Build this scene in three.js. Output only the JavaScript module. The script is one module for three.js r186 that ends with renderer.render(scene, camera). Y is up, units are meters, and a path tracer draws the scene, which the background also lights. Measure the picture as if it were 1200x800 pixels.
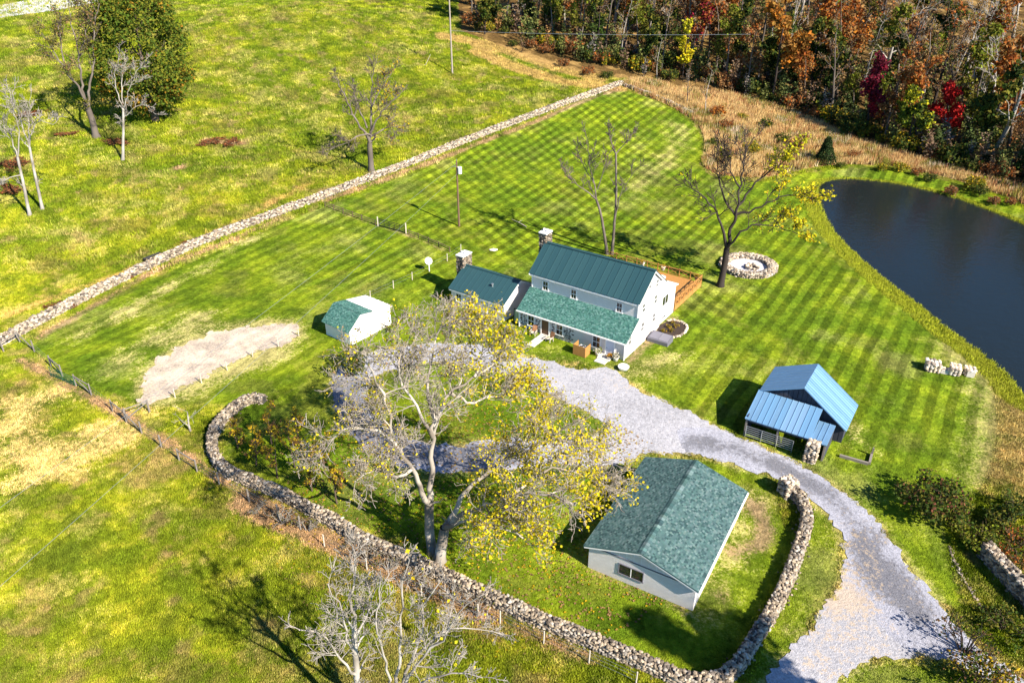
import * as THREE from 'three';
import { Sky } from 'three/addons/objects/Sky.js';
import { mergeGeometries } from 'three/addons/utils/BufferGeometryUtils.js';
import { RoundedBoxGeometry } from 'three/addons/geometries/RoundedBoxGeometry.js';

// ---------- camera, sky, sun, exposure ----------
const scene = new THREE.Scene();
const W = 1024, HH = 682;
const camera = new THREE.PerspectiveCamera(46.73, W / HH, 0.5, 6000);
const CAM_Y = 44.5, PITCH = 30 * Math.PI / 180;
camera.position.set(0, CAM_Y, 0);
camera.rotation.set(-PITCH, 0, 0);
const SUN = new THREE.Vector3(0.577, 0.602, 0.552).normalize();
const sky = new Sky();
sky.name = 'sky'; sky.scale.setScalar(5000); sky.userData.kind = 'structure';
sky.material.uniforms.sunPosition.value.copy(SUN);
sky.material.uniforms.turbidity.value = 2.0;
sky.material.uniforms.rayleigh.value = 1.2;
sky.material.uniforms.mieCoefficient.value = 0.003;
sky.material.uniforms.mieDirectionalG.value = 0.8;
if (sky.material.uniforms.cloudCoverage) sky.material.uniforms.cloudCoverage.value = 0.12;
scene.add(sky);
scene.environmentIntensity = 0.10;
const sun = new THREE.DirectionalLight(0xfff1dc, 5);
sun.name = 'sun'; sun.position.copy(SUN).multiplyScalar(400).add(new THREE.Vector3(0, 0, -100)); sun.target.position.set(0, 0, -100);
sun.castShadow = true; sun.shadow.mapSize.set(4096, 4096);
Object.assign(sun.shadow.camera, { left: -200, right: 200, top: 200, bottom: -200, near: 10, far: 900 });
scene.add(sun); scene.add(sun.target);
const renderer = new THREE.WebGLRenderer({ antialias: true });
renderer.setSize(W, HH);
renderer.shadowMap.enabled = true;
renderer.toneMapping = THREE.LinearToneMapping;
renderer.toneMappingExposure = 2.45;

// ---------- helpers ----------
let seed0 = 12345;
function rng(s) { let a = (s >>> 0) || 1; return () => { a |= 0; a = a + 0x6D2B79F5 | 0; let t = Math.imul(a ^ a >>> 15, 1 | a); t = t + Math.imul(t ^ t >>> 7, 61 | t) ^ t; return ((t ^ t >>> 14) >>> 0) / 4294967296; }; }
const R = rng(777);
const V = (x, y, z) => new THREE.Vector3(x, y, z);
const clamp = (x, a = 0, b = 1) => x < a ? a : x > b ? b : x;
const lerp = (a, b, t) => a + (b - a) * t;
const sst = (a, b, x) => { const t = clamp((x - a) / (b - a)); return t * t * (3 - 2 * t); };
function hash2(ix, iy) { let h = Math.imul(ix, 374761393) + Math.imul(iy, 668265263) | 0; h = Math.imul(h ^ h >>> 13, 1274126177); return ((h ^ h >>> 16) >>> 0) / 4294967296; }
function vn(x, y) { const ix = Math.floor(x), iy = Math.floor(y), fx = x - ix, fy = y - iy, u = fx * fx * (3 - 2 * fx), v = fy * fy * (3 - 2 * fy);
  const a = hash2(ix, iy), b = hash2(ix + 1, iy), c = hash2(ix, iy + 1), d = hash2(ix + 1, iy + 1); return a + (b - a) * u + (c - a) * v + (a - b - c + d) * u * v; }
function fbm(x, y, o = 4) { let s = 0, a = 0.5, n = 0; for (let i = 0; i < o; i++) { s += a * vn(x, y); n += a; a *= 0.5; x = x * 2.03 + 17.1; y = y * 2.03 - 9.3; } return s / n; }
const names = {};
function numbered(n) { if (!(n in names)) { names[n] = 0; return n; } names[n]++; return n + '_' + String(names[n]).padStart(3, '0'); }
function tag(o, label, category, group, kind) { if (label) o.userData.label = label; if (category) o.userData.category = category; if (group) o.userData.group = group; if (kind) o.userData.kind = kind; return o; }
function thing(name, label, category, pos = [0, 0, 0], turn = 0, group) { const g = new THREE.Group(); g.name = numbered(name); g.position.set(...pos); g.rotation.y = turn; scene.add(g); return tag(g, label, category, group); }
function shade(m) { m.castShadow = true; m.receiveShadow = true; return m; }
function part(name, geo, mat, parent) { const m = shade(new THREE.Mesh(geo, mat)); m.name = name; parent.add(m); return m; }
function struct(name, geo, mat, label) { const m = shade(new THREE.Mesh(geo, mat)); m.name = numbered(name); m.userData.kind = 'structure'; if (label) m.userData.label = label; scene.add(m); return m; }
const std = (o) => new THREE.MeshStandardMaterial(Object.assign({ roughness: 0.85 }, o));
const matte = (o) => new THREE.MeshPhysicalMaterial(Object.assign({ roughness: 1, specularIntensity: 0.12 }, o)); // earth, grass and bark hardly shine
const lin = (r, g, b) => new THREE.Color().setRGB(r, g, b);
function bx(w, h, d, x = 0, y = 0, z = 0, ry = 0) { const g = new THREE.BoxGeometry(w, h, d); if (ry) g.rotateY(ry); g.translate(x, y, z); return g; }
function bar(a, b, w, h = w) { const d = new THREE.Vector3().subVectors(b, a), L = d.length(); const g = new THREE.BoxGeometry(w, h, L); const m = new THREE.Matrix4().lookAt(b, a, Math.abs(d.y) > 0.95 * L ? V(1, 0, 0) : V(0, 1, 0)); m.setPosition((a.x + b.x) / 2, (a.y + b.y) / 2, (a.z + b.z) / 2); g.applyMatrix4(m); return g; }
function rod(a, b, r, r2 = r, n = 8) { const d = new THREE.Vector3().subVectors(b, a), L = d.length(); const g = new THREE.CylinderGeometry(r2, r, L, n); g.applyQuaternion(new THREE.Quaternion().setFromUnitVectors(V(0, 1, 0), d.clone().normalize())); g.translate((a.x + b.x) / 2, (a.y + b.y) / 2, (a.z + b.z) / 2); return g; }
function prism(pts, x0, x1) { // profile in (z,y), extruded along x
  const s = new THREE.Shape(pts.map((p) => new THREE.Vector2(p[0], p[1]))); const g = new THREE.ExtrudeGeometry(s, { depth: x1 - x0, bevelEnabled: false });
  const p = g.attributes.position; for (let i = 0; i < p.count; i++) { const z = p.getX(i), y = p.getY(i), x = p.getZ(i); p.setXYZ(i, x0 + x, y, z); }
  const ix = []; for (let i = 0; i < p.count; i += 3) ix.push(i, i + 2, i + 1); g.setIndex(ix); const n = g.toNonIndexed(); n.computeVertexNormals(); return n; }
function merge(list) { return mergeGeometries(list.map((g) => { const n = g.index ? g.toNonIndexed() : g; for (const k of Object.keys(n.attributes)) if (!['position', 'normal', 'uv', 'color'].includes(k)) n.deleteAttribute(k); return n; })); }
function tint(g, c) { const n = g.attributes.position.count, a = new Float32Array(n * 3); for (let i = 0; i < n; i++) { a[3 * i] = c[0]; a[3 * i + 1] = c[1]; a[3 * i + 2] = c[2]; } g.setAttribute('color', new THREE.BufferAttribute(a, 3)); return g; }
function dataTex(w, h, fn, srgb = true) { const d = new Uint8Array(w * h * 4), c = [0, 0, 0]; for (let j = 0; j < h; j++) for (let i = 0; i < w; i++) { fn(i, j, c); const k = (j * w + i) * 4; for (let q = 0; q < 3; q++) { let v = c[q]; if (srgb) v = v <= 0.0031308 ? v * 12.92 : 1.055 * Math.pow(v, 1 / 2.4) - 0.055; d[k + q] = clamp(v) * 255; } d[k + 3] = 255; }
  const t = new THREE.DataTexture(d, w, h); t.wrapS = t.wrapT = THREE.RepeatWrapping; t.magFilter = THREE.LinearFilter; t.minFilter = THREE.LinearMipmapLinearFilter; t.generateMipmaps = true; if (srgb) t.colorSpace = THREE.SRGBColorSpace; t.needsUpdate = true; return t; }
function pvn(x, y, p) { const ix = Math.floor(x), iy = Math.floor(y), fx = x - ix, fy = y - iy, u = fx * fx * (3 - 2 * fx), v = fy * fy * (3 - 2 * fy), m = (q) => ((q % p) + p) % p;
  const a = hash2(m(ix), m(iy)), b = hash2(m(ix + 1), m(iy)), c = hash2(m(ix), m(iy + 1)), d = hash2(m(ix + 1), m(iy + 1)); return a + (b - a) * u + (c - a) * v + (a - b - c + d) * u * v; }

// ---------- pixels to places ----------
const FPX = 400 / Math.tan(46.73 / 2 * Math.PI / 180);
function ray(px, py) { const a = (px - 600) / FPX, b = (py - 400) / FPX; return V(a, -Math.sin(PITCH) - b * Math.cos(PITCH), -Math.cos(PITCH) + b * Math.sin(PITCH)); }
function gpFlat(px, py, y = 0) { const d = ray(px, py), t = (y - CAM_Y) / d.y; return [d.x * t, d.z * t]; }
function atZ(px, py, z) { const d = ray(px, py), t = z / d.z; return V(d.x * t, CAM_Y + d.y * t, z); }
function inPoly(x, z, P) { let c = false; for (let i = 0, j = P.length - 1; i < P.length; j = i++) { const a = P[i], b = P[j]; if ((a[1] > z) !== (b[1] > z) && x < (b[0] - a[0]) * (z - a[1]) / (b[1] - a[1]) + a[0]) c = !c; } return c; }
function distPoly(x, z, P, open) { let m = 1e9; for (let i = open ? 1 : 0, j = open ? 0 : P.length - 1; i < P.length; j = i++) { const ax = P[j][0], az = P[j][1], dx = P[i][0] - ax, dz = P[i][1] - az; const t = clamp(((x - ax) * dx + (z - az) * dz) / (dx * dx + dz * dz + 1e-9)); const ex = x - ax - t * dx, ez = z - az - t * dz, q = ex * ex + ez * ez; if (q < m) m = q; } return Math.sqrt(m); }
function smooth(P, closed = true, n = 4) { const c = new THREE.CatmullRomCurve3(P.map((p) => V(p[0], 0, p[1])), closed, 'centripetal'); return c.getSpacedPoints(P.length * n).slice(0, closed ? -1 : undefined).map((p) => [p.x, p.z]); }

// ---------- terrain ----------
const WATER_Y = -0.45;
const pondPx = [[958, 222], [964, 213], [985, 209], [1015, 210], [1060, 216], [1110, 228], [1150, 242], [1200, 262], [1290, 310], [1330, 390], [1290, 455], [1225, 478], [1200, 466], [1185, 443], [1152, 415], [1110, 385], [1080, 360], [1040, 330], [1005, 300], [980, 275], [965, 250]];
const POND = smooth(pondPx.map((p) => gpFlat(p[0], p[1], WATER_Y)), true, 4);
const PB = POND.reduce((b, p) => [Math.min(b[0], p[0]), Math.max(b[1], p[0]), Math.min(b[2], p[1]), Math.max(b[3], p[1])], [1e9, -1e9, 1e9, -1e9]);
function H0(x, z) {
  const s = -z * 0.93 - x * 0.37, t = s - 92; let h = 0;
  if (t > 0) { h = t < 60 ? t * t / 120 : t - 30; h *= 0.17; }
  if (t > 10) { const w = sst(10, 60, t); h += w * 1.6 * (fbm(x / 38 + 5, z / 38, 2) - 0.5) * 2; }
  const mx = x + 48, mz = z + 205; h += 3.2 * Math.exp(-(mx * mx / 900 + mz * mz / 420));
  h += 0.25 * (fbm(x / 14, z / 14, 2) - 0.5) * sst(20, 60, Math.hypot(x - 10, z + 75));
  return h;
}
function Hn(x, z) {
  let h = H0(x, z);
  if (x > PB[0] - 5 && x < PB[1] + 5 && z > PB[2] - 5 && z < PB[3] + 5) {
    const d = distPoly(x, z, POND), s = inPoly(x, z, POND) ? -d : d;
    const f = sst(4.5, 0, s); h = lerp(h, WATER_Y, f); if (s < 0) h = WATER_Y + Math.max(-2.2, s * 0.7);
  }
  return h;
}
function gp(px, py, lift = 0) { const d = ray(px, py); let t = 20, lo = 20; for (; t < 900; t += 1) { if (CAM_Y + d.y * t < H0(d.x * t, d.z * t) + lift) break; lo = t; } let hi = t; for (let i = 0; i < 18; i++) { const m = (lo + hi) / 2; if (CAM_Y + d.y * m < H0(d.x * m, d.z * m) + lift) hi = m; else lo = m; } return V(d.x * hi, CAM_Y + d.y * hi, d.z * hi); }
const g2 = (p) => { const v = gp(p[0], p[1]); return [v.x, v.z]; };
const poly = (pts, sm = 4) => sm ? smooth(pts.map(g2), true, sm) : pts.map(g2);
// ---------- regions of the ground ----------
const lawnPoly = poly([[36, 408], [90, 368], [190, 322], [330, 262], [385, 240], [500, 196], [620, 148], [728, 106], [790, 130], [818, 152], [823, 180], [822, 197], [850, 212], [900, 212], [945, 202], [985, 197], [1040, 198], [1110, 212], [1160, 228], [1205, 246], [1300, 295], [1300, 318], [1190, 262], [1110, 234], [1060, 221], [1010, 214], [972, 214], [961, 228], [968, 252], [984, 278], [1010, 304], [1045, 333], [1090, 368], [1125, 400], [1160, 440], [1168, 480], [1166, 530], [1150, 575], [1122, 600], [1108, 630], [1122, 690], [1135, 735], [1090, 700], [1060, 655], [1035, 618], [1000, 585], [960, 555], [900, 525], [830, 495], [760, 461], [740, 448], [700, 428], [640, 420], [600, 416], [560, 408], [470, 404], [405, 425], [385, 455], [395, 500], [420, 535], [300, 500], [250, 470], [190, 480], [150, 468], [105, 452], [70, 430]], 2);
const meadowPoly = poly([[728, 98], [790, 126], [822, 150], [827, 178], [824, 196], [850, 207], [900, 207], [945, 197], [985, 192], [1040, 194], [1110, 207], [1160, 223], [1205, 241], [1300, 290], [1300, 262], [1200, 222], [1100, 194], [1000, 162], [920, 128], [860, 112], [800, 104], [750, 92]], 2);
const forestPoly = [[540, 36], [620, 70], [680, 84], [740, 93], [800, 104], [860, 112], [920, 128], [1000, 162], [1100, 194], [1200, 222], [1320, 270]].map(g2).concat([[240, -110], [300, -420], [-30, -420]]);
const sandPx = [[164, 462], [170, 442], [186, 421], [212, 406], [240, 393], [270, 387], [300, 383], [330, 379], [351, 384], [345, 399], [320, 408], [290, 416], [262, 428], [240, 441], [210, 456], [188, 470], [170, 472]];
const sandPoly = poly(sandPx, 3);
const driveOuter = poly([[560, 404], [600, 416], [640, 422], [668, 432], [690, 433], [712, 430], [730, 438], [742, 452], [760, 462], [800, 480], [830, 496], [862, 511], [900, 527], [940, 545], [975, 567], [1005, 590], [1035, 620], [1060, 655], [1085, 688], [1110, 718], [1130, 742], [1165, 770], [1205, 800], [1250, 835], [1220, 860], [1175, 812], [1135, 780], [1090, 771], [1040, 771], [1010, 779], [975, 800], [935, 850], [860, 850], [900, 793], [920, 770], [945, 742], [965, 716], [984, 694], [990, 668], [990, 640], [984, 620], [970, 604], [950, 585], [930, 570], [905, 559], [870, 548], [820, 535], [785, 532], [750, 534], [725, 545], [700, 550], [660, 544], [610, 548], [560, 552], [515, 554], [475, 547], [440, 532], [410, 508], [394, 480], [388, 455], [398, 432], [430, 414], [490, 405]], 2);
const island = poly([[428, 455], [440, 488], [466, 508], [510, 522], [560, 518], [610, 514], [660, 520], [700, 512], [716, 499], [690, 484], [660, 470], [630, 456], [605, 444], [560, 430], [500, 425], [450, 435]], 2);
const roadPoly = [[-140, 62], [0, 21], [62, 13], [150, -6], [148, -26], [62, -4], [0, 6], [-140, 42]].map(g2);

// raster masks, 0.25 m cells, softened when sampled
const MX0 = -80, MX1 = 120, MZ0 = -215, MZ1 = -24, MC = 0.25, MW = (MX1 - MX0) / MC | 0, MH = (MZ1 - MZ0) / MC | 0;
function mask(P, holes = []) { const a = new Uint8Array(MW * MH); for (const [Q, val] of [[P, 1], ...holes.map((h) => [h, 0])]) for (let j = 0; j < MH; j++) { const z = MZ0 + (j + 0.5) * MC, xs = []; for (let i = 0, k = Q.length - 1; i < Q.length; k = i++) { const p = Q[i], q = Q[k]; if ((p[1] > z) !== (q[1] > z)) xs.push((q[0] - p[0]) * (z - p[1]) / (q[1] - p[1]) + p[0]); } xs.sort((p, q) => p - q); for (let i = 0; i + 1 < xs.length; i += 2) { const s = Math.max(0, Math.ceil((xs[i] - MX0) / MC - 0.5)), e = Math.min(MW - 1, Math.floor((xs[i + 1] - MX0) / MC - 0.5)); for (let c = s; c <= e; c++) a[j * MW + c] = val; } } return a; }
function blur(a, r) { const o = new Float32Array(MW * MH), t = new Float32Array(MW * MH), n = 2 * r + 1; for (let j = 0; j < MH; j++) { let s = 0; for (let i = -r; i < MW; i++) { if (i + r < MW) s += a[j * MW + i + r]; if (i - r - 1 >= 0) s -= a[j * MW + i - r - 1]; if (i >= 0) t[j * MW + i] = s / n; } } for (let i = 0; i < MW; i++) { let s = 0; for (let j = -r; j < MH; j++) { if (j + r < MH) s += t[(j + r) * MW + i]; if (j - r - 1 >= 0) s -= t[(j - r - 1) * MW + i]; if (j >= 0) o[j * MW + i] = s / n; } } return o; }
const smp = (a, x, z) => { const i = (x - MX0) / MC | 0, j = (z - MZ0) / MC | 0; return i < 0 || j < 0 || i >= MW || j >= MH ? 0 : a[j * MW + i]; };
const yardPoly = poly([[300, 486], [272, 500], [262, 520], [268, 540], [300, 556], [400, 606], [514, 662], [640, 718], [760, 772], [812, 792], [850, 782], [870, 755], [905, 690], [932, 625], [936, 600], [918, 582], [960, 592], [985, 630], [985, 680], [940, 745], [905, 790], [960, 800], [1010, 780], [1130, 778], [1180, 830], [860, 860], [930, 640], [900, 555], [870, 545], [740, 530], [440, 535], [380, 440], [330, 470]], 0);
const mLawn = blur(addMask(mask(lawnPoly), mask(yardPoly), mask(island)), 2), mMeadow = blur(mask(meadowPoly), 5), mForest = blur(mask(forestPoly), 6), mSand = blur(mask(sandPoly), 7);
const mDrive = blur(mask(driveOuter, [island]), 4), mPond = blur(mask(POND), 12);
function strip(pts, w) { const P = pts.map(g2), a = new Uint8Array(MW * MH); const b = P.reduce((q, p) => [Math.min(q[0], p[0]), Math.max(q[1], p[0]), Math.min(q[2], p[1]), Math.max(q[3], p[1])], [1e9, -1e9, 1e9, -1e9]); for (let z = b[2] - w; z < b[3] + w; z += MC) for (let x = b[0] - w; x < b[1] + w; x += MC) { const i = (x - MX0) / MC | 0, j = (z - MZ0) / MC | 0; if (i >= 0 && j >= 0 && i < MW && j < MH && distPoly(x, z, P, true) < w) a[j * MW + i] = 1; } return a; }
function addMask(...l) { const a = new Uint8Array(MW * MH); for (const b of l) for (let i = 0; i < a.length; i++) a[i] |= b[i]; return a; }
// worn, dry and bare places seen in the photograph
const mStraw = blur(addMask(strip([[818, 716], [850, 652], [884, 588]], 0.8), strip([[850, 650], [900, 660]], 0.6), strip([[85, 445], [130, 432], [170, 405], [235, 370]], 1.6), strip([[0, 480], [50, 468], [95, 455]], 2.2), strip([[0, 500], [30, 515], [60, 530], [100, 520], [130, 512]], 2.2), strip([[0, 575], [40, 560], [90, 545]], 1.2), strip([[0, 530], [50, 545]], 1.5), mask(poly([[150, 470], [160, 440], [190, 410], [240, 380], [340, 372], [360, 386], [330, 415], [220, 465], [180, 485]], 2)),
  strip([[300, 275], [230, 318], [180, 345], [90, 395]], 0.9), strip([[735, 440], [760, 428], [790, 412]], 1.1), strip([[620, 422], [690, 432]], 0.9), strip([[640, 410], [690, 425]], 0.7), strip([[985, 500], [1010, 515]], 1.6)), 6);
const mDry = blur(addMask(strip([[1165, 560], [1175, 500], [1165, 450], [1120, 400]], 3), strip([[1190, 560], [1200, 480]], 4), strip([[790, 158], [800, 172], [775, 190], [745, 225]], 1.8), strip([[765, 132], [812, 158]], 1.4), strip([[960, 585], [985, 640], [975, 690], [930, 760]], 1.0)), 12);
const mEarth = blur(addMask(strip([[848, 640], [880, 648]], 0.5), strip([[835, 690], [850, 705]], 0.5), strip([[205, 197], [213, 196]], 0.9), strip([[880, 590], [900, 618], [888, 640]], 0.8), strip([[240, 165], [285, 168]], 1.0),
  strip([[380, 240], [443, 264], [477, 274], [530, 296]], 0.35), strip([[20, 420], [150, 490], [255, 560], [420, 650], [640, 752], [700, 775]], 0.55), strip([[380, 235], [500, 192], [600, 153], [725, 104]], 0.6), strip([[40, 398], [180, 318], [330, 256]], 0.5), strip([[735, 425], [790, 372]], 0.6), strip([[280, 590], [400, 640], [560, 715]], 1.2), strip([[690, 662], [810, 716]], 0.35)), 3);
const mBank = blur(strip(pondPx.slice(10).concat(pondPx.slice(0, 8)).map((p) => [p[0], p[1]]), 2.2), 3);
const mTan = blur(addMask(strip([[0, 372], [60, 350], [150, 318], [220, 290], [290, 252], [370, 212]], 0.6), strip([[560, 60], [660, 96], [725, 104]], 2.2), strip([[520, 42], [600, 60], [700, 92]], 2.5)), 4);

const C = { green: [0.088, 0.138, 0.008], lime: [0.168, 0.200, 0.009], yel: [0.275, 0.245, 0.020], straw: [0.40, 0.315, 0.125], tan: [0.36, 0.235, 0.085], brown: [0.12, 0.078, 0.036], earth: [0.29, 0.185, 0.105], olive: [0.10, 0.098, 0.014], dark: [0.040, 0.062, 0.010], litter: [0.13, 0.075, 0.030] };
const mix3 = (c, d, t) => { c[0] += (d[0] - c[0]) * t; c[1] += (d[1] - c[1]) * t; c[2] += (d[2] - c[2]) * t; };
const sA = [Math.cos(57 * Math.PI / 180), -Math.sin(57 * Math.PI / 180)], sB = [Math.cos(117 * Math.PI / 180), -Math.sin(117 * Math.PI / 180)];
function groundColor(x, z, c, fine = true) {
  const n1 = fbm(x / 9 + 3, z / 9, 4), n2 = fbm(x / 2.1 - 7, z / 2.1 + 4, 3), n3 = fine ? vn(x * 3.1, z * 3.1) : 0.5, n4 = fine ? vn(x * 9.7 + 2, z * 9.7) : 0.5, n5 = vn(x / 26 + 9, z / 26);
  c[0] = C.green[0]; c[1] = C.green[1]; c[2] = C.green[2];
  let m = 1; const lawn = smp(mLawn, x + (n3 - 0.5) * 0.5, z + (n4 - 0.5) * 0.5);
  const gBright = 0.12 + 0.8 * sst(0.3, 0.72, n1 * 0.5 + n2 * 0.5);
  mix3(c, C.lime, gBright);
  mix3(c, C.yel, 0.5 * sst(0.5, 0.8, n1 * 0.2 + n2 * 0.4 + n3 * 0.4) * (1 - 0.5 * lawn));
  mix3(c, C.dark, 0.42 * sst(0.56, 0.8, fbm(x / 2.2 + 31, z / 3.4, 3)) * (1 - 0.5 * lawn));
  if (lawn < 0.5) { mix3(c, C.straw, 0.34 * sst(0.52, 0.78, fbm(x / 3.4 - 21, z / 3.4 + 11, 4) + (n4 - 0.5) * 0.35 + (n3 - 0.5) * 0.2)); mix3(c, C.brown, 0.38 * sst(0.57, 0.74, fbm(x / 4.2 + 55, z / 4.2 + 8, 4) + (n3 - 0.5) * 0.3)); mix3(c, C.earth, 0.35 * sst(0.66, 0.8, fbm(x / 2.2 + 15, z / 2.2 + 78, 3))); }
  else {
    const wob = (vn(x / 4, z / 4) - 0.5) * 0.35;
    const a = (x * -sA[1] + z * sA[0]), b = (x * -sB[1] + z * sB[0]);
    const edge = (q) => { const f = q - Math.floor(q); return sst(0.0, 0.06, f) * (1 - sst(0.5, 0.56, f)); };
    const back = sst(-76, -92, z - x * 0.25) , right = sst(14, 20, x) * sst(-50, -58, z), left = sst(-12, -18, x);
    const sa = edge((a + wob) / 1.85) , sb = edge((b + wob) / 2.1);
    const k = 0.55 + 0.45 * sst(0.3, 0.7, vn(x / 7 + 40, z / 7));
    m *= 1 + (sa - 0.5) * 0.60 * k * Math.max(back, right, left * 0.5); m *= 1 + (sb - 0.5) * 0.42 * k * back * (1 - left * 0.9) * sst(42, 20, x);
        mix3(c, C.straw, 0.26 * sst(0.56, 0.8, fbm(x / 6 - 3, z / 6 + 31, 4) + (n4 - 0.5) * 0.25));
    mix3(c, C.brown, 0.26 * sst(0.58, 0.72, fbm(x / 4.5 + 5, z / 4.5 + 68, 3) + (n3 - 0.5) * 0.22));
  }
  const q = (n3 - 0.5) * 0.5 + (n2 - 0.5) * 0.5, q2 = (n4 - 0.5) * 0.7 + (n2 - 0.5) * 0.9;
  const me = smp(mMeadow, x, z); if (me > 0.02) { const t = sst(0.35, 0.65, me + q * 0.5); mix3(c, C.tan, t); mix3(c, C.brown, t * sst(0.5, 0.7, n2)); mix3(c, C.straw, t * 0.8 * sst(0.5, 0.75, n1 + q * 0.4)); }
  const fo = smp(mForest, x, z) || (z < -214 && inPoly(x, z, forestPoly) ? 1 : 0); if (fo > 0.02) { const t = sst(0.3, 0.7, fo + q * 0.4); mix3(c, C.litter, t * 0.92); mix3(c, C.tan, t * 0.5 * sst(0.52, 0.7, n2)); }
  const ta = smp(mTan, x, z); if (ta > 0.02) mix3(c, C.tan, 0.75 * sst(0.3, 0.8, ta + q2 * 0.6));
  const dr = smp(mDry, x, z); if (dr > 0.02) { mix3(c, C.straw, 0.5 * sst(0.35, 0.9, dr + q2 * 0.9)); mix3(c, C.earth, 0.35 * sst(0.6, 1.1, dr + q2)); }
  const st = smp(mStraw, x, z); if (st > 0.02) mix3(c, C.straw, 0.9 * sst(0.38, 0.85, st * 0.75 + q2 * 1.1 + (n1 - 0.5) * 1.1));
  const ea = smp(mEarth, x, z); if (ea > 0.02) mix3(c, C.earth, 0.9 * sst(0.3, 0.8, ea + q2 * 0.7));
  const sa2 = smp(mSand, x, z); if (sa2 > 0.02) mix3(c, C.straw, 0.9 * sst(0.15, 0.6, sa2 + q2 * 0.4));
  const dv = smp(mDrive, x, z); if (dv > 0.02 && dv < 0.9) mix3(c, C.straw, 0.6 * sst(0.15, 0.6, dv + q2 * 0.6));
  const bk = smp(mBank, x, z); if (bk > 0.02) { mix3(c, [0.20, 0.225, 0.018], 0.85 * sst(0.3, 0.8, bk + q * 0.4)); }
  const pd = smp(mPond, x, z); if (pd > 0.4) mix3(c, [0.05, 0.042, 0.03], sst(0.42, 0.6, pd + q * 0.15));
  const g = fine ? 0.20 + 0.50 * n2 + 0.55 * n3 + 0.52 * n4 : 0.4 + 1.2 * n2; const gm = g * m * (1 + 0.16 * lawn); c[0] *= gm * (1 - 0.12 * lawn); c[1] *= gm; c[2] *= gm;
}
// three texture tiles for one ground sheet
const TILES = [{ x0: -70, x1: 76, z0: -95, z1: -25, w: 2048, h: 1024 }, { x0: -80, x1: 120, z0: -215, z1: -95, w: 2048, h: 1280 }, { x0: -320, x1: 320, z0: -460, z1: 80, w: 1536, h: 1280 }];
const bumpGrass = dataTex(512, 512, (i, j, c) => { const u = i / 512, v = j / 512; let s = 0.35 * pvn(u * 16, v * 16, 16) + 0.3 * pvn(u * 40, v * 40, 40) + 0.35 * pvn(u * 96, v * 96, 96); c[0] = c[1] = c[2] = s; }, false);
for (const t of TILES) {
  const fine = t !== TILES[2];
  t.map = dataTex(t.w, t.h, (i, j, c) => groundColor(t.x0 + (i + 0.5) / t.w * (t.x1 - t.x0), t.z1 - (j + 0.5) / t.h * (t.z1 - t.z0), c, fine));
  t.map.wrapS = t.map.wrapT = THREE.ClampToEdgeWrapping;
  const b = bumpGrass.clone(); b.repeat.set((t.x1 - t.x0) / 4, (t.z1 - t.z0) / 4); b.needsUpdate = true;
  t.mat = matte({ map: t.map, bumpMap: b, bumpScale: fine ? 0.16 : 0.2 });
}
console.log('ground maps');
const tileOf = (x, z) => { for (let i = 0; i < 2; i++) { const t = TILES[i]; if (x > t.x0 && x < t.x1 && z > t.z0 && z < t.z1) return i; } return 2; };
function clipCell(P, x0, x1, z0, z1) { let o = P; for (const [ax, s, lim] of [[0, 1, x0], [0, -1, x1], [1, 1, z0], [1, -1, z1]]) { const q = o; o = []; if (!q.length) return o; for (let i = 0, j = q.length - 1; i < q.length; j = i++) { const a = q[j], b = q[i], da = s * (a[ax] - lim), db = s * (b[ax] - lim); if ((da >= 0) !== (db >= 0)) { const t = da / (da - db); o.push([a[0] + t * (b[0] - a[0]), a[1] + t * (b[1] - a[1])]); } if (db >= 0) o.push(b); } } return o; }
function sheet(P, lift, cell, hf = Hn, tiles = true, uvs = 1) { // a sheet over the terrain inside polygon P
  const b = P.reduce((q, p) => [Math.min(q[0], p[0]), Math.max(q[1], p[0]), Math.min(q[2], p[1]), Math.max(q[3], p[1])], [1e9, -1e9, 1e9, -1e9]);
  const groups = [[], [], []];
  for (let z = Math.floor(b[2] / cell) * cell; z < b[3]; z += cell) for (let x = Math.floor(b[0] / cell) * cell; x < b[1]; x += cell) {
    const c = clipCell(P, x, x + cell, z, z + cell); if (c.length < 3) continue;
    const q = c.filter((p, i) => { const r = c[(i + c.length - 1) % c.length]; return Math.hypot(p[0] - r[0], p[1] - r[1]) > 1e-5; }); if (q.length < 3) continue;
    const full = q.length === 4 && Math.abs(THREE.ShapeUtils.area(q.map((p) => new THREE.Vector2(p[0], p[1])))) > cell * cell * 0.999;
    const tr = full ? [[0, 1, 2], [0, 2, 3]] : THREE.ShapeUtils.triangulateShape(q.map((p) => new THREE.Vector2(p[0], p[1])), []);
    const g = groups[tiles ? tileOf(x + cell / 2, z + cell / 2) : 0];
    for (const t of tr) { const [a, d, e] = t.map((i) => q[i]); const cr = (d[0] - a[0]) * (e[1] - a[1]) - (d[1] - a[1]) * (e[0] - a[0]); if (Math.abs(cr) < 1e-7) continue; for (const p of cr > 0 ? [a, e, d] : [a, d, e]) g.push(p); }
  }
  return pack(groups, lift, hf, tiles, uvs);
}
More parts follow.
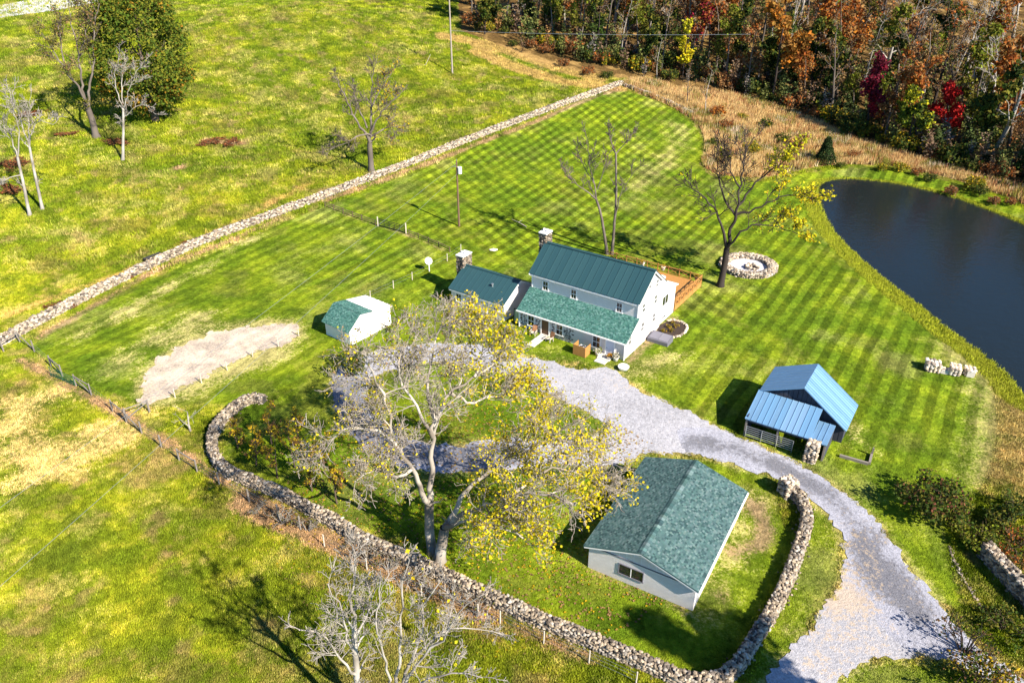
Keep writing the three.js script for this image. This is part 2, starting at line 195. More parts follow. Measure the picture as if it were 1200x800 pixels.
function pack(groups, lift, hf, tiles, uvs) {
  const n = groups.reduce((s, g) => s + g.length, 0), pos = new Float32Array(n * 3), nor = new Float32Array(n * 3), uv = new Float32Array(n * 2), G = new THREE.BufferGeometry(); let k = 0;
  groups.forEach((g, gi) => { if (!g.length) return; G.addGroup(k, g.length, gi); const T = TILES[gi]; for (const p of g) { const y = hf(p[0], p[1]); pos.set([p[0], y + lift, p[1]], k * 3); const e = 0.4, nx = hf(p[0] - e, p[1]) - hf(p[0] + e, p[1]), nz = hf(p[0], p[1] - e) - hf(p[0], p[1] + e), L = Math.hypot(nx, 2 * e, nz); nor.set([nx / L, 2 * e / L, nz / L], k * 3); if (tiles) uv.set([(p[0] - T.x0) / (T.x1 - T.x0), (T.z1 - p[1]) / (T.z1 - T.z0)], k * 2); else uv.set([p[0] / uvs, -p[1] / uvs], k * 2); k++; } });
  G.setAttribute('position', new THREE.BufferAttribute(pos, 3)); G.setAttribute('normal', new THREE.BufferAttribute(nor, 3)); G.setAttribute('uv', new THREE.BufferAttribute(uv, 2)); if (!tiles) G.clearGroups(); return G;
}
{ // one ground sheet: 1 m cells where the picture looks closely, wide cells beyond
  const groups = [[], [], []];
  const cellAt = (x0, z0, s) => { const a = [x0, z0], b = [x0 + s, z0], c = [x0 + s, z0 + s], d = [x0, z0 + s]; groups[tileOf(x0 + s / 2, z0 + s / 2)].push(a, d, c, a, c, b); };
  for (let z = -215; z < -25; z++) for (let x = -80; x < 120; x++) cellAt(x, z, 1);
  const big = [-80, 120, -215, -25];
  for (let z = -460; z < 80; z += 5) for (let x = -320; x < 320; x += 5) { if (x >= big[0] && x < big[1] && z >= big[2] && z < big[3]) continue; cellAt(x, z, 5); }
  const g = pack(groups, 0, Hn, true, 1);
  const m = struct('ground', g, TILES.map((t) => t.mat), 'rough green and straw coloured pasture ground');
  m.receiveShadow = true;
}
// the horizon beyond, one wide apron
{ const s = new THREE.RingGeometry(300, 5200, 64, 6); s.rotateX(-Math.PI / 2); s.translate(0, 34, -180); const p = s.attributes.position; for (let i = 0; i < p.count; i++) { const r = Math.hypot(p.getX(i), p.getZ(i) + 180); p.setY(i, r < 400 ? -6 : 14 * fbm(p.getX(i) / 700, p.getZ(i) / 700, 2) - 12 + (p.getZ(i) < -200 ? 46 : 0)); } s.computeVertexNormals(); struct('far_terrain', s, std({ color: lin(0.07, 0.09, 0.025), roughness: 1 }), 'distant rolling green countryside'); }
const lawnMesh = struct('lawn', sheet(lawnPoly, 0.02, 1), TILES.map((t) => t.mat), 'mown lawn with crossing stripes around the farmhouse');
{ // bare sandy patch
  const sandMap = dataTex(1024, 1024, (i, j, c) => { const u = i / 1024, v = j / 1024, a = pvn(u * 10, v * 10, 10), b = pvn(u * 60, v * 60, 60), d = pvn(u * 230, v * 230, 230); const s = 0.12 + 0.24 * a + 0.24 * b + 0.24 * d; c[0] = s; c[1] = s * 0.85; c[2] = s * 0.70; if (b > 0.74 && d > 0.55) mix3(c, C.straw, 0.6); });
  const jag = []; for (let i = 0; i < sandPoly.length; i++) { const a = sandPoly[i], b = sandPoly[(i + 1) % sandPoly.length], n = Math.ceil(Math.hypot(b[0] - a[0], b[1] - a[1]) / 0.3); for (let k = 0; k < n; k++) { const x = lerp(a[0], b[0], k / n), z = lerp(a[1], b[1], k / n); jag.push([x + (fbm(x * 0.9, z * 0.9, 3) - 0.5) * 1.6 + (R() - 0.5) * 0.7, z + (fbm(x * 0.9 + 50, z * 0.9, 3) - 0.5) * 1.6 + (R() - 0.5) * 0.7]); } }
  struct('sand_patch', sheet(jag, 0.04, 1, Hn, false, 9), std({ map: sandMap, roughness: 1, bumpMap: bumpGrass, bumpScale: 0.05 }), 'bare pale sandy earth beside the row of short posts');
}
{ // gravel drive with its loop round a grass island
  const GX0 = -34, GX1 = 50, GZ0 = -80, GZ1 = -24;
  const mLeaf = blur(addMask(strip([[950, 690], [1000, 720], [960, 770]], 2.6), strip([[1010, 690], [1060, 745], [1000, 770], [1110, 765]], 1.6), strip([[985, 600], [990, 640], [985, 690], [940, 750]], 1.0), strip([[1000, 590], [1060, 660], [1130, 745]], 0.5), strip([[600, 425], [700, 440], [780, 480]], 0.6), strip([[700, 505], [740, 520]], 1.2)), 8);
  const mTrack = blur(addMask(strip([[820, 515], [900, 540], [960, 570], [1010, 620], [1060, 690], [1100, 740]], 0.8), strip([[1000, 640], [1030, 690], [1070, 735]], 0.8), strip([[395, 450], [410, 495], [450, 525], [520, 538], [600, 532]], 1.3)), 5);
  const gMap = dataTex(2048, 1366, (i, j, c) => { const x = GX0 + (i + 0.5) / 2048 * (GX1 - GX0), z = GZ1 - (j + 0.5) / 1366 * (GZ1 - GZ0); const a = fbm(x / 4, z / 4, 3), b = vn(x * 4, z * 4), d = vn(x * 12.5, z * 12.5), e = hash2(i, j); const s = (0.41 + 0.16 * (a - 0.5)) * (0.40 + 0.40 * d + 0.34 * e + 0.30 * b); c[0] = s * 0.98; c[1] = s; c[2] = s * 1.12;
    const tr = smp(mTrack, x, z); if (tr > 0.02) { const k = 1 - 0.58 * sst(0.25, 0.8, tr + (a - 0.5) * 1.6 + (b - 0.5) * 0.5); c[0] *= k * 0.94; c[1] *= k * 0.96; c[2] *= k * 1.03; }
    const lf = smp(mLeaf, x, z); if (lf > 0.02) { const t = 0.62 * sst(0.56, 0.9, lf * 0.45 + d * 0.5 + (b - 0.5) * 0.5 + (a - 0.5) * 1.2); mix3(c, [0.44, 0.33, 0.20], t); }
    if (d > 0.90 && b > 0.4) mix3(c, [0.38, 0.30, 0.2], 0.5);
  });
  gMap.wrapS = gMap.wrapT = THREE.ClampToEdgeWrapping;
  const jag = (P) => { const o = []; for (let i = 0; i < P.length; i++) { const a = P[i], b = P[(i + 1) % P.length], n = Math.ceil(Math.hypot(b[0] - a[0], b[1] - a[1]) / 0.35); for (let k = 0; k < n; k++) { const x = lerp(a[0], b[0], k / n), z = lerp(a[1], b[1], k / n); o.push([x + (fbm(x * 0.8, z * 0.8, 2) - 0.5) * 0.8 + (R() - 0.5) * 0.5, z + (fbm(x * 0.8 + 50, z * 0.8, 2) - 0.5) * 0.8 + (R() - 0.5) * 0.5]); } } return o; };
  const out = jag(driveOuter), isl = jag(island);
  // bridge the island hole into one outline
  let bi = 0, bj = 0, bd = 1e9; out.forEach((p, i) => isl.forEach((q, j) => { const d = Math.hypot(p[0] - q[0], p[1] - q[1]); if (d < bd) { bd = d; bi = i; bj = j; } }));
  const orient = (P) => { let s = 0; for (let i = 0; i < P.length; i++) { const a = P[i], b = P[(i + 1) % P.length]; s += a[0] * b[1] - b[0] * a[1]; } return s; };
  let I = isl.slice(bj).concat(isl.slice(0, bj + 1)); if (orient(out) * orient(isl) > 0) I.reverse();
  const all = out.slice(0, bi + 1).concat(I, out.slice(bi));
  const g = sheet(all, 0.045, 1, Hn, false, 1); const p = g.attributes.position, uv = g.attributes.uv; for (let i = 0; i < p.count; i++) uv.setXY(i, (p.getX(i) - GX0) / (GX1 - GX0), (GZ1 - p.getZ(i)) / (GZ1 - GZ0));
  const b = bumpGrass.clone(); b.repeat.set((GX1 - GX0) / 2.2, (GZ1 - GZ0) / 2.2); b.needsUpdate = true;
  struct('gravel_drive', g, std({ map: gMap, bumpMap: b, bumpScale: 0.06, roughness: 1 }), 'blue grey gravel drive running past the garage and looping under the big tree');
}
struct('country_road', sheet(roadPoly, 0.06, 5, Hn, false, 6), std({ color: lin(0.42, 0.43, 0.46), roughness: 0.9, bumpMap: bumpGrass, bumpScale: 0.01 }), 'pale grey country road beyond the pasture');
{ // pond water
  const wb = dataTex(512, 512, (i, j, c) => { const u = i / 512, v = j / 512; c[0] = c[1] = c[2] = 0.5 * pvn(u * 14, v * 22, 14 * 22) + 0.3 * pvn(u * 40, v * 60, 120) + 0.2 * pvn(u * 90, v * 90, 90); }, false);
  const s = new THREE.Shape(POND.map((p) => { const cx = 75, cz = -100; const dx = p[0] - cx, dz = p[1] - cz, L = Math.hypot(dx, dz); return new THREE.Vector2(p[0] + dx / L * 1.2, -(p[1] + dz / L * 1.2)); }));
  const g = new THREE.ShapeGeometry(s); g.rotateX(-Math.PI / 2); g.translate(0, WATER_Y - 0.05, 0); const uv = g.attributes.uv, p = g.attributes.position; for (let i = 0; i < p.count; i++) uv.setXY(i, p.getX(i) / 9, p.getZ(i) / 9);
  struct('pond_water', g, new THREE.MeshPhysicalMaterial({ color: lin(0.011, 0.016, 0.017), roughness: 0.11, ior: 1.33, bumpMap: wb, bumpScale: 0.025, specularIntensity: 1 }), 'dark blue green pond');
}
// ---------- trees ----------
class Tubes { // tapered tubes gathered into one mesh, one bark tone per vertex
  constructor() { this.p = []; this.n = []; this.c = []; this.i = []; }
  tube(pts, rad, sides, col) {
    const base = this.p.length / 3; let a = null;
    for (let k = 0; k < pts.length; k++) {
      const t = V(0, 0, 0).subVectors(pts[Math.min(k + 1, pts.length - 1)], pts[Math.max(k - 1, 0)]).normalize();
      if (!a) { a = V(0.31, 0.2, 0.93).cross(t); if (a.lengthSq() < 1e-3) a = V(1, 0, 0).cross(t); } else a.addScaledVector(t, -a.dot(t)); a.normalize(); const b = V(0, 0, 0).crossVectors(t, a), q = col(pts[k], rad[k]);
      for (let s = 0; s < sides; s++) { const w = s / sides * Math.PI * 2, cx = Math.cos(w), sx = Math.sin(w), nx = a.x * cx + b.x * sx, ny = a.y * cx + b.y * sx, nz = a.z * cx + b.z * sx; this.p.push(pts[k].x + nx * rad[k], pts[k].y + ny * rad[k], pts[k].z + nz * rad[k]); this.n.push(nx, ny, nz); this.c.push(q[0], q[1], q[2]); }
    }
    for (let k = 0; k + 1 < pts.length; k++) for (let s = 0; s < sides; s++) { const a = base + k * sides + s, b = base + k * sides + (s + 1) % sides, c = a + sides, d = b + sides; this.i.push(a, b, c, b, d, c); }
  }
  build() { const g = new THREE.BufferGeometry(); g.setAttribute('position', new THREE.Float32BufferAttribute(this.p, 3)); g.setAttribute('normal', new THREE.Float32BufferAttribute(this.n, 3)); g.setAttribute('color', new THREE.Float32BufferAttribute(this.c, 3)); g.setIndex(this.i); return g; }
}
class Leaves {
  constructor() { this.p = []; this.c = []; this.n = []; }
  add(q, size, col, r, flat = 0) {
    const d = V(r() - 0.5, (r() - 0.5) * (1 - flat), r() - 0.5).normalize(), u = V(r() - 0.5, r() - 0.5, r() - 0.5).cross(d).normalize(), n = V(0, 0, 0).crossVectors(d, u), w = size * 0.42, l = size;
    const a = q.clone().addScaledVector(d, -l * 0.5), b = q.clone().addScaledVector(d, l * 0.5), e = q.clone().addScaledVector(u, w).addScaledVector(n, size * 0.16), f = q.clone().addScaledVector(u, -w).addScaledVector(n, size * 0.16);
    for (const v of [a, e, b, a, b, f]) { this.p.push(v.x, v.y, v.z); this.c.push(col[0], col[1], col[2]); }
  }
  build() { const g = new THREE.BufferGeometry(); g.setAttribute('position', new THREE.Float32BufferAttribute(this.p, 3)); g.setAttribute('color', new THREE.Float32BufferAttribute(this.c, 3)); g.computeVertexNormals(); return g; }
}
const barkTex = dataTex(128, 128, (i, j, c) => { const s = 0.3 + 0.7 * pvn(i / 128 * 24, j / 128 * 6, 24); c[0] = c[1] = c[2] = s; }, false);
const barkMat = matte({ vertexColors: true });
const leafMat = new THREE.MeshPhysicalMaterial({ vertexColors: true, roughness: 0.95, specularIntensity: 0.2, transmission: 0.35, thickness: 0, side: THREE.DoubleSide });
const denseLeafMat = new THREE.MeshPhysicalMaterial({ vertexColors: true, roughness: 0.9, specularIntensity: 0.2, transmission: 0.3, thickness: 0, side: THREE.DoubleSide });
const jit = (c, r, a = 0.25, h = 0.12) => { const k = 1 - a + 2 * a * r(); return [c[0] * k * (1 + h * (r() - 0.5)), c[1] * k * (1 + h * (r() - 0.5)), c[2] * k]; };
// bark: low = near the ground, high = upper limbs
const BARK = { grey: [[0.13, 0.11, 0.095], [0.18, 0.155, 0.135], [0.12, 0.10, 0.085]], white: [[0.24, 0.22, 0.19], [0.46, 0.435, 0.40], [0.30, 0.275, 0.25]], dark: [[0.045, 0.037, 0.034], [0.06, 0.05, 0.046], [0.06, 0.048, 0.04]], brown: [[0.11, 0.082, 0.060], [0.13, 0.10, 0.078], [0.10, 0.078, 0.06]], sycamore: [[0.19, 0.165, 0.14], [0.44, 0.405, 0.355], [0.28, 0.25, 0.215]] };
function grow(o) { // returns { trunk, branches, tips }
  const r = rng(o.seed), T = new Tubes(), B = T, tips = [], bk = BARK[o.bark || 'grey'], Hm = o.height || 15;
  const tone = (p, rad) => { const t = sst(0.3, 0.7, 0.6 * vn(p.x * 1.7 + p.y * 2.3, p.z * 1.7 + p.y) + 0.4 * vn(p.x * 4 + 7, p.y * 5 + p.z * 4)); const k = 0.66 + 0.6 * vn(p.x * 5 + 9, p.y * 4 + p.z * 5), w = 0.85 * sst(0.07, 0.02, rad); return [0, 1, 2].map((i) => lerp(lerp(bk[0][i], bk[1][i], t), bk[2][i], w) * k); };
  const maxL = o.levels || 4, kids = o.kids || [0, 7, 6, 5, 4], wig = o.wiggle ?? 0.22, up = o.up ?? 0.08, sides = o.sides || [9, 7, 5, 4, 3, 3];
  function branch(p0, d0, len, rad, lv, depthLimit) {
    const n = lv <= 1 ? 7 : lv === 2 ? 5 : lv === 3 ? 4 : 3, pts = [p0.clone()], rs = [rad]; let d = d0.clone().normalize(), p = p0.clone();
    for (let k = 1; k <= n; k++) { d.x += (r() - 0.5) * wig * 2; d.y += (r() - 0.5) * wig * 2 + up * (lv < 3 ? 1 : 0.3) - (o.droop || 0) * (lv >= 2 ? k / n : 0); d.z += (r() - 0.5) * wig * 2; d.normalize(); p = p.clone().addScaledVector(d, len / n); if (p.y < 0.3) p.y = 0.3; pts.push(p); rs.push(Math.max(o.minR || 0.012, rad * (1 - 0.72 * k / n))); }
    (lv <= 1 ? T : B).tube(pts, rs, sides[lv], tone); finish(pts, rs, len, lv);
  }
  function finish(pts, rs, len, lv, kidMul = 1, from = 0.25) {
    if (lv >= maxL - 1) for (let k = 1; k < pts.length; k++) tips.push({ p: pts[k], lv });
    if (lv >= maxL) return;
    const cnt = Math.max(1, Math.round((kids[lv + 1] || 3) * kidMul * (0.75 + 0.5 * r()))), n = pts.length - 1;
    for (let k = 0; k < cnt; k++) {
      const t = k === cnt - 1 ? 0.98 : from + (1 - from) * (k + r() * 0.9) / cnt, f = Math.min(t * n, n - 1e-3), i = Math.floor(f), q = pts[i].clone().lerp(pts[i + 1], f - i), rad = lerp(rs[i], rs[i + 1], f - i);
      const ax = pts[i + 1].clone().sub(pts[i]).normalize(), side = V(r() - 0.5, (r() - 0.5) * (o.flatness ?? 0.8) + (o.sideUp ?? 0.12), r() - 0.5).cross(ax).cross(ax).negate().normalize();
      const ang = (o.angle || 0.8) * (0.65 + 0.6 * r()) * (1 - 0.35 * (t > 0.9)); const d = ax.clone().multiplyScalar(Math.cos(ang)).addScaledVector(side, Math.sin(ang));
      branch(q, d, len * (o.ratio || 0.62) * (0.7 + 0.55 * r()) * (1 - 0.30 * t), Math.max(o.minR || 0.012, rad * (0.45 + 0.22 * r())), lv + 1);
    }
  }
  if (o.limbs) for (const L of o.limbs) { // hand laid main limbs: { pts, r0, r1, lv, kidMul, from }
    const cv = new THREE.CatmullRomCurve3(L.pts, false, 'centripetal'), len = cv.getLength(), n = Math.max(5, Math.round(len / 0.8)), pts = cv.getSpacedPoints(n).map((p, k) => k && k < n ? p.add(V((r() - 0.5), (r() - 0.5), (r() - 0.5)).multiplyScalar(L.flare ? 0.04 : 0.12 + 0.018 * len)) : p), rs = pts.map((p, k) => (o.thin ?? 0.72) * lerp(L.r0, L.r1, Math.pow(k / n, 0.55)) * (L.flare ? 1.15 : 1.1));
    if (L.flare) { rs[0] *= 1.5; if (n > 6) rs[1] *= 1.1; }
    T.tube(pts, rs, 9, tone); finish(pts, rs, L.klen || Math.max(2.5, len * 0.62), L.lv ?? 1, L.kidMul ?? 1, L.from ?? 0.35);
  } else { // trunk with a flared foot, then limbs
    const n = 9, pts = [], rs = []; let d = V((o.lean || [0, 0])[0], 1, (o.lean || [0, 0])[1]).normalize(), p = V(0, -0.3, 0); const len = Hm * (o.trunk || 0.7);
    for (let k = 0; k <= n; k++) { pts.push(p.clone()); rs.push(o.radius * (1 - (o.taper ?? 0.75) * k / n) * (k === 0 ? 1.45 : 1)); d.x += (r() - 0.5) * wig * 0.7; d.z += (r() - 0.5) * wig * 0.7; d.y += 0.06; d.normalize(); p = p.clone().addScaledVector(d, len / n); }
    T.tube(pts, rs, 8, tone); finish(pts, rs, o.limbLen || Hm * 0.45, 0, 1, o.from ?? 0.35);
  }
  return { trunk: T.build(), tips, r };
}
function leafOn(tr, o) { // o: { n, size, cols, spread, keep }
  const L = new Leaves(), r = tr.r, tips = o.keep ? tr.tips.filter((t) => o.keep(t.p, r)) : tr.tips; if (!tips.length) return null;
  for (let k = 0; k < o.n; k++) { const t = tips[Math.floor(r() * tips.length)], q = t.p.clone().add(V((r() - 0.5), (r() - 0.5) * 0.8, (r() - 0.5)).multiplyScalar(o.spread)); const cl = o.pick ? o.pick(q, r) : o.cols[Math.floor(Math.pow(vn(q.x * 0.7 + 3, q.y * 0.7 + q.z * 0.7) * 0.6 + r() * 0.4, 1) * o.cols.length) % o.cols.length]; L.add(q, o.size * (o.big ? o.big(q) : 1) * (0.6 + 0.8 * r()), jit(cl, r), r); }
  return L.build();
}
function treeThing(name, label, category, group, pos, turn, tr, leafGeo, lm = leafMat) { const g = thing(name, label, category, pos, turn, group); part('trunk', tr.trunk, barkMat, g); if (leafGeo) part('crown', leafGeo, lm, g); return g; }
const LC = { yellow: [0.62, 0.50, 0.012], gold: [0.45, 0.31, 0.014], lemon: [0.46, 0.44, 0.02], olive: [0.15, 0.145, 0.018], green: [0.055, 0.095, 0.012], dkgreen: [0.030, 0.055, 0.010], lime: [0.17, 0.21, 0.015], orange: [0.46, 0.17, 0.02], rust: [0.32, 0.10, 0.02], brown: [0.16, 0.085, 0.035], tan: [0.27, 0.17, 0.075], crimson: [0.27, 0.014, 0.04], red: [0.46, 0.022, 0.018], maroon: [0.12, 0.012, 0.028], grey: [0.18, 0.165, 0.13] };
// limbs given as pixels of the photograph on an upright plane through the trunk's foot; the third number is metres towards the camera
function limbPts(base, pts) { return pts.map((q, i) => { const v = atZ(q[0], q[1], base.z + (q[2] || 0)); return v.sub(base); }); }

{ // the great sycamore inside the curved wall
  const b = gp(514, 657), z = (...l) => limbPts(b, l), foot = V(0, -0.3, 0), fork = limbPts(b, [[521, 618, 0]])[0], f2 = limbPts(b, [[503, 590, -0.6]])[0], foot2 = limbPts(b, [[508, 655, -0.8]])[0]; foot2.y = -0.3;
  const limbs = [
    { pts: [foot, fork.clone().multiplyScalar(0.5), fork], r0: 0.62, r1: 0.46, lv: 3, kidMul: 0, flare: 1 },
    { pts: [foot2, ...z([503, 620, -0.8]), f2], r0: 0.5, r1: 0.42, lv: 3, kidMul: 0, flare: 1 },
    { pts: [fork, ...z([545, 604, 1], [570, 592, 2.2], [602, 578, 3.2], [640, 577, 4.4], [675, 592, 5.2])], r0: 0.36, r1: 0.10, lv: 1, kidMul: 1.2, klen: 5 },
    { pts: [fork, ...z([540, 585, -1], [575, 552, -2], [615, 528, -3], [648, 514, -3.5], [685, 522, -3])], r0: 0.34, r1: 0.08, lv: 1, kidMul: 1.6, klen: 6 },
    { pts: [fork, ...z([550, 610, 2.5], [580, 618, 4], [615, 632, 5])], r0: 0.24, r1: 0.07, lv: 1, kidMul: 0.8, klen: 4 },
    { pts: [f2, ...z([504, 560, -0.8], [506, 520, -1], [510, 492, -1.4], [528, 460, -2], [556, 442, -3], [588, 420, -4])], r0: 0.38, r1: 0.07, lv: 1, kidMul: 1.3, klen: 5.2 },
    { pts: [f2, ...z([494, 572, 0], [482, 550, 0.6], [470, 530, 1], [458, 508, 1.2], [454, 478, 1], [438, 438, 0.6], [426, 410, 0.4]) ], r0: 0.34, r1: 0.06, lv: 1, kidMul: 1.3, klen: 5 },
    { pts: z([470, 530, 1], [446, 508, 2.2], [412, 500, 3], [388, 516, 3.6], [372, 534, 4]), r0: 0.22, r1: 0.06, lv: 1, kidMul: 1.1, klen: 4 },
    { pts: z([507, 512, -1], [490, 478, -0.4], [468, 445, -0.6], [474, 400, -1.2]), r0: 0.22, r1: 0.05, lv: 1, kidMul: 1.2, klen: 4.6 },
    { pts: z([510, 492, -1.4], [500, 450, -2.6], [508, 412, -3.6], [518, 380, -4.4]), r0: 0.22, r1: 0.05, lv: 1, kidMul: 1.3, klen: 4.8 },
    { pts: z([528, 460, -2], [556, 470, -4], [600, 462, -6], [640, 470, -6.5]), r0: 0.18, r1: 0.05, lv: 1, kidMul: 1.3, klen: 4.6 },
    { pts: z([556, 442, -3], [566, 410, -5], [560, 382, -6.5]), r0: 0.15, r1: 0.04, lv: 1, kidMul: 1.3, klen: 4.2 },
    { pts: z([482, 550, 0.6], [462, 560, 2.4], [436, 552, 3.6], [415, 565, 4.6]), r0: 0.18, r1: 0.05, lv: 1, kidMul: 0.8, klen: 3.6 },
    { pts: z([602, 578, 3.2], [640, 552, 2], [682, 556, 1], [712, 574, 1]), r0: 0.16, r1: 0.04, lv: 1, kidMul: 1.5, klen: 4.5 },
  ];
  const tr = grow({ seed: 41, bark: 'sycamore', height: 17, limbs, levels: 5, kids: [0, 0, 11, 6, 4, 2.6], wiggle: 0.3, up: 0.03, droop: 0.08, ratio: 0.62, minR: 0.019, angle: 0.9, thin: 0.7 });
  const right = (p, r) => { return r() < (p.x > 2.5 ? 0.95 : p.x < -7 ? 0.12 : p.y > 11 ? 0.30 : 0.08) * sst(0.25, 0.6, vn(p.x * 0.55 + 4, p.y * 0.5 + p.z * 0.55)) * 1.3; };
  const lg = leafOn(tr, { n: 14500, size: 0.155, big: (q) => q.x > 2.5 ? 1.25 : 1, spread: 0.75, keep: right, pick: (q, r) => { const k = r(); if (q.x > 2.5) return k < 0.68 ? LC.yellow : k < 0.92 ? LC.lemon : LC.olive; return k < 0.3 ? LC.yellow : k < 0.7 ? [0.22, 0.2, 0.02] : k < 0.85 ? LC.lemon : LC.tan; } });
  treeThing('sycamore_tree', 'huge spreading sycamore with pale limbs and sparse yellow leaves inside the curved stone wall', 'tree', null, [b.x, Hn(b.x, b.z), b.z], 0, tr, lg);
}
console.log('sycamore');
function laid(name, label, basePx, limbSpec, opt, leaf, category = 'tree', group) { const b = gp(...basePx); const limbs = limbSpec.map((L) => { const pts = limbPts(b, L.px); if (L.foot) { pts[0].y = -0.3; } return { r0: L.r[0], r1: L.r[1], lv: L.lv ?? 1, kidMul: L.k ?? 1, klen: L.len, from: L.from, pts, flare: L.foot }; }); const tr = grow({ limbs, ...opt }); const lg = leaf ? leafOn(tr, leaf) : null; b.y = Hn(b.x, b.z); return treeThing(name, label, category, group, [b.x, b.y, b.z], 0, tr, lg); }
laid('bare_tree', 'dark trunked spreading tree with a few yellow leaves beside the round stone ring', [844, 335], [
  { px: [[844, 335], [849, 312], [852, 291]], r: [0.42, 0.34], k: 0, foot: 1 },
  { px: [[852, 291], [847, 268, 0.5], [842, 252, 0.8], [830, 235, 1], [815, 222, 1.4], [802, 210, 1.5]], r: [0.24, 0.05], len: 4.2 },
  { px: [[852, 291], [857, 270, -0.4], [862, 252, -0.6], [868, 220, -1], [873, 185, -1.4], [884, 160, -2]], r: [0.28, 0.05], len: 5 },
  { px: [[862, 252, -0.6], [850, 232, -1.4], [841, 200, -2.4], [842, 168, -3]], r: [0.18, 0.04], len: 4.4 },
  { px: [[866, 240, -0.8], [888, 212, -1], [912, 194, -1], [932, 180, -0.6]], r: [0.18, 0.04], len: 4.4 },
  { px: [[852, 291], [864, 276, 1], [880, 265, 1.4], [905, 264, 2], [935, 274, 2.6]], r: [0.20, 0.04], len: 4.2 },
  { px: [[862, 252, -0.6], [882, 246, 0], [900, 238, 0.3], [928, 228, 0.8], [955, 232, 1]], r: [0.17, 0.04], len: 4.4 },
  { px: [[868, 220, -1], [856, 200, -2], [858, 172, -3]], r: [0.14, 0.03], len: 3.6 }],
  { seed: 7, bark: 'dark', height: 16, levels: 4, kids: [0, 0, 8, 5.6, 4], wiggle: 0.22, up: 0.06, droop: 0.05, minR: 0.03, thin: 0.95 },
  { n: 1500, size: 0.34, spread: 0.9, cols: [LC.yellow, LC.lemon, LC.gold], keep: (p, r) => r() < (p.x > 5.4 ? 0.9 : p.x > 3 ? 0.2 : 0.01) });
laid('twin_tree', 'bare pale twin stemmed tree behind the farmhouse roof', [714, 298], [
  { px: [[712, 298], [709, 280], [704, 250], [699, 234]], r: [0.24, 0.15], k: 0, foot: 1 },
  { px: [[699, 234], [688, 224], [674, 213], [657, 196]], r: [0.13, 0.03], len: 3 },
  { px: [[699, 234], [696, 215, -0.5], [692, 196, -1], [688, 160, -1.6]], r: [0.13, 0.03], len: 3 },
  { px: [[696, 215, -0.5], [684, 194, -1.6], [676, 177, -2]], r: [0.09, 0.03], len: 2.6 },
  { px: [[700, 222, 0.4], [708, 196, 0.6], [715, 178, 0.6]], r: [0.09, 0.03], len: 2.6 },
  { px: [[717, 298], [720, 262], [722, 235], [722, 200], [722, 180]], r: [0.24, 0.12], k: 0.6, foot: 1, from: 0.5, len: 2.6 },
  { px: [[722, 180], [716, 166, 0.4], [713, 150, 0.6]], r: [0.10, 0.03], len: 2.4 },
  { px: [[722, 180], [734, 166, -0.4], [744, 153, -0.6]], r: [0.10, 0.03], len: 2.4 },
  { px: [[720, 255], [728, 228, 0.8], [738, 208, 1.2], [748, 196, 1.4]], r: [0.11, 0.03], len: 2.8 }],
  { seed: 19, bark: 'grey', height: 13, levels: 4, kids: [0, 0, 6, 4.6, 3.4], wiggle: 0.2, up: 0.12, minR: 0.03, thin: 0.9 }, { n: 60, size: 0.25, spread: 0.5, cols: [LC.tan, LC.brown] });
laid('bare_tree', 'round crowned bare grey tree standing behind the long stone wall in the pasture', [435, 200], [
  { px: [[435, 200], [434, 184], [433, 167]], r: [0.42, 0.34], k: 0, foot: 1 },
  { px: [[433, 167], [425, 152, 0.6], [416, 138, 1], [403, 110, 1.6], [392, 88, 2]], r: [0.24, 0.05], len: 4.6 },
  { px: [[433, 167], [435, 140, -0.5], [435, 114, -1], [437, 80, -1.4]], r: [0.26, 0.05], len: 4.8 },
  { px: [[434, 155], [444, 136, 0.4], [456, 122, 0.8], [468, 112, 1]], r: [0.2, 0.05], len: 4.6 },
  { px: [[435, 125, -0.6], [448, 100, -1.4], [460, 82, -2]], r: [0.15, 0.04], len: 4 },
  { px: [[434, 158], [420, 158, 2], [404, 168, 3.4], [384, 176, 4.6]], r: [0.16, 0.04], len: 3.6 },
  { px: [[434, 160], [452, 150, -2], [468, 148, -3.4]], r: [0.16, 0.04], len: 4 },
  { px: [[430, 150], [418, 120, -2], [412, 100, -3]], r: [0.14, 0.04], len: 4 }],
  { seed: 23, bark: 'grey', height: 17, levels: 4, kids: [0, 0, 8, 5.6, 4], wiggle: 0.24, up: 0.05, droop: 0.05, minR: 0.035, thin: 1.1 }, { n: 420, size: 0.3, spread: 0.8, cols: [LC.tan, LC.gold, LC.olive], keep: (p) => p.x > 2 });
laid('multi_stem_tree', 'tall many stemmed tree with thin olive leaves in front of the dense green maple', [112, 160], [
  { px: [[112, 160], [108, 142], [103, 128]], r: [0.55, 0.42], k: 0, foot: 1 },
  { px: [[103, 128], [92, 104, 0.4], [76, 82, 0.8], [64, 62, 1], [48, 38, 1.4]], r: [0.26, 0.05], len: 5 },
  { px: [[103, 128], [96, 100, -0.5], [93, 66, -1], [84, 30, -1.4], [80, 4, -2]], r: [0.28, 0.05], len: 5.4 },
  { px: [[104, 130], [104, 104, -1], [110, 70, -1.6], [110, 32, -2], [116, 4, -2.4]], r: [0.28, 0.05], len: 5.2 },
  { px: [[76, 82, 0.8], [72, 56, -0.4], [66, 20, -1.4]], r: [0.16, 0.04], len: 4 },
  { px: [[93, 66, -1], [100, 40, -2], [98, 8, -3]], r: [0.15, 0.04], len: 4 }],
  { seed: 31, bark: 'grey', height: 24, thin: 1.0, levels: 4, kids: [0, 0, 8, 5.6, 4], wiggle: 0.2, up: 0.08, minR: 0.025 }, { n: 2600, size: 0.28, spread: 1.3, cols: [LC.olive, LC.olive, LC.tan, LC.green] });
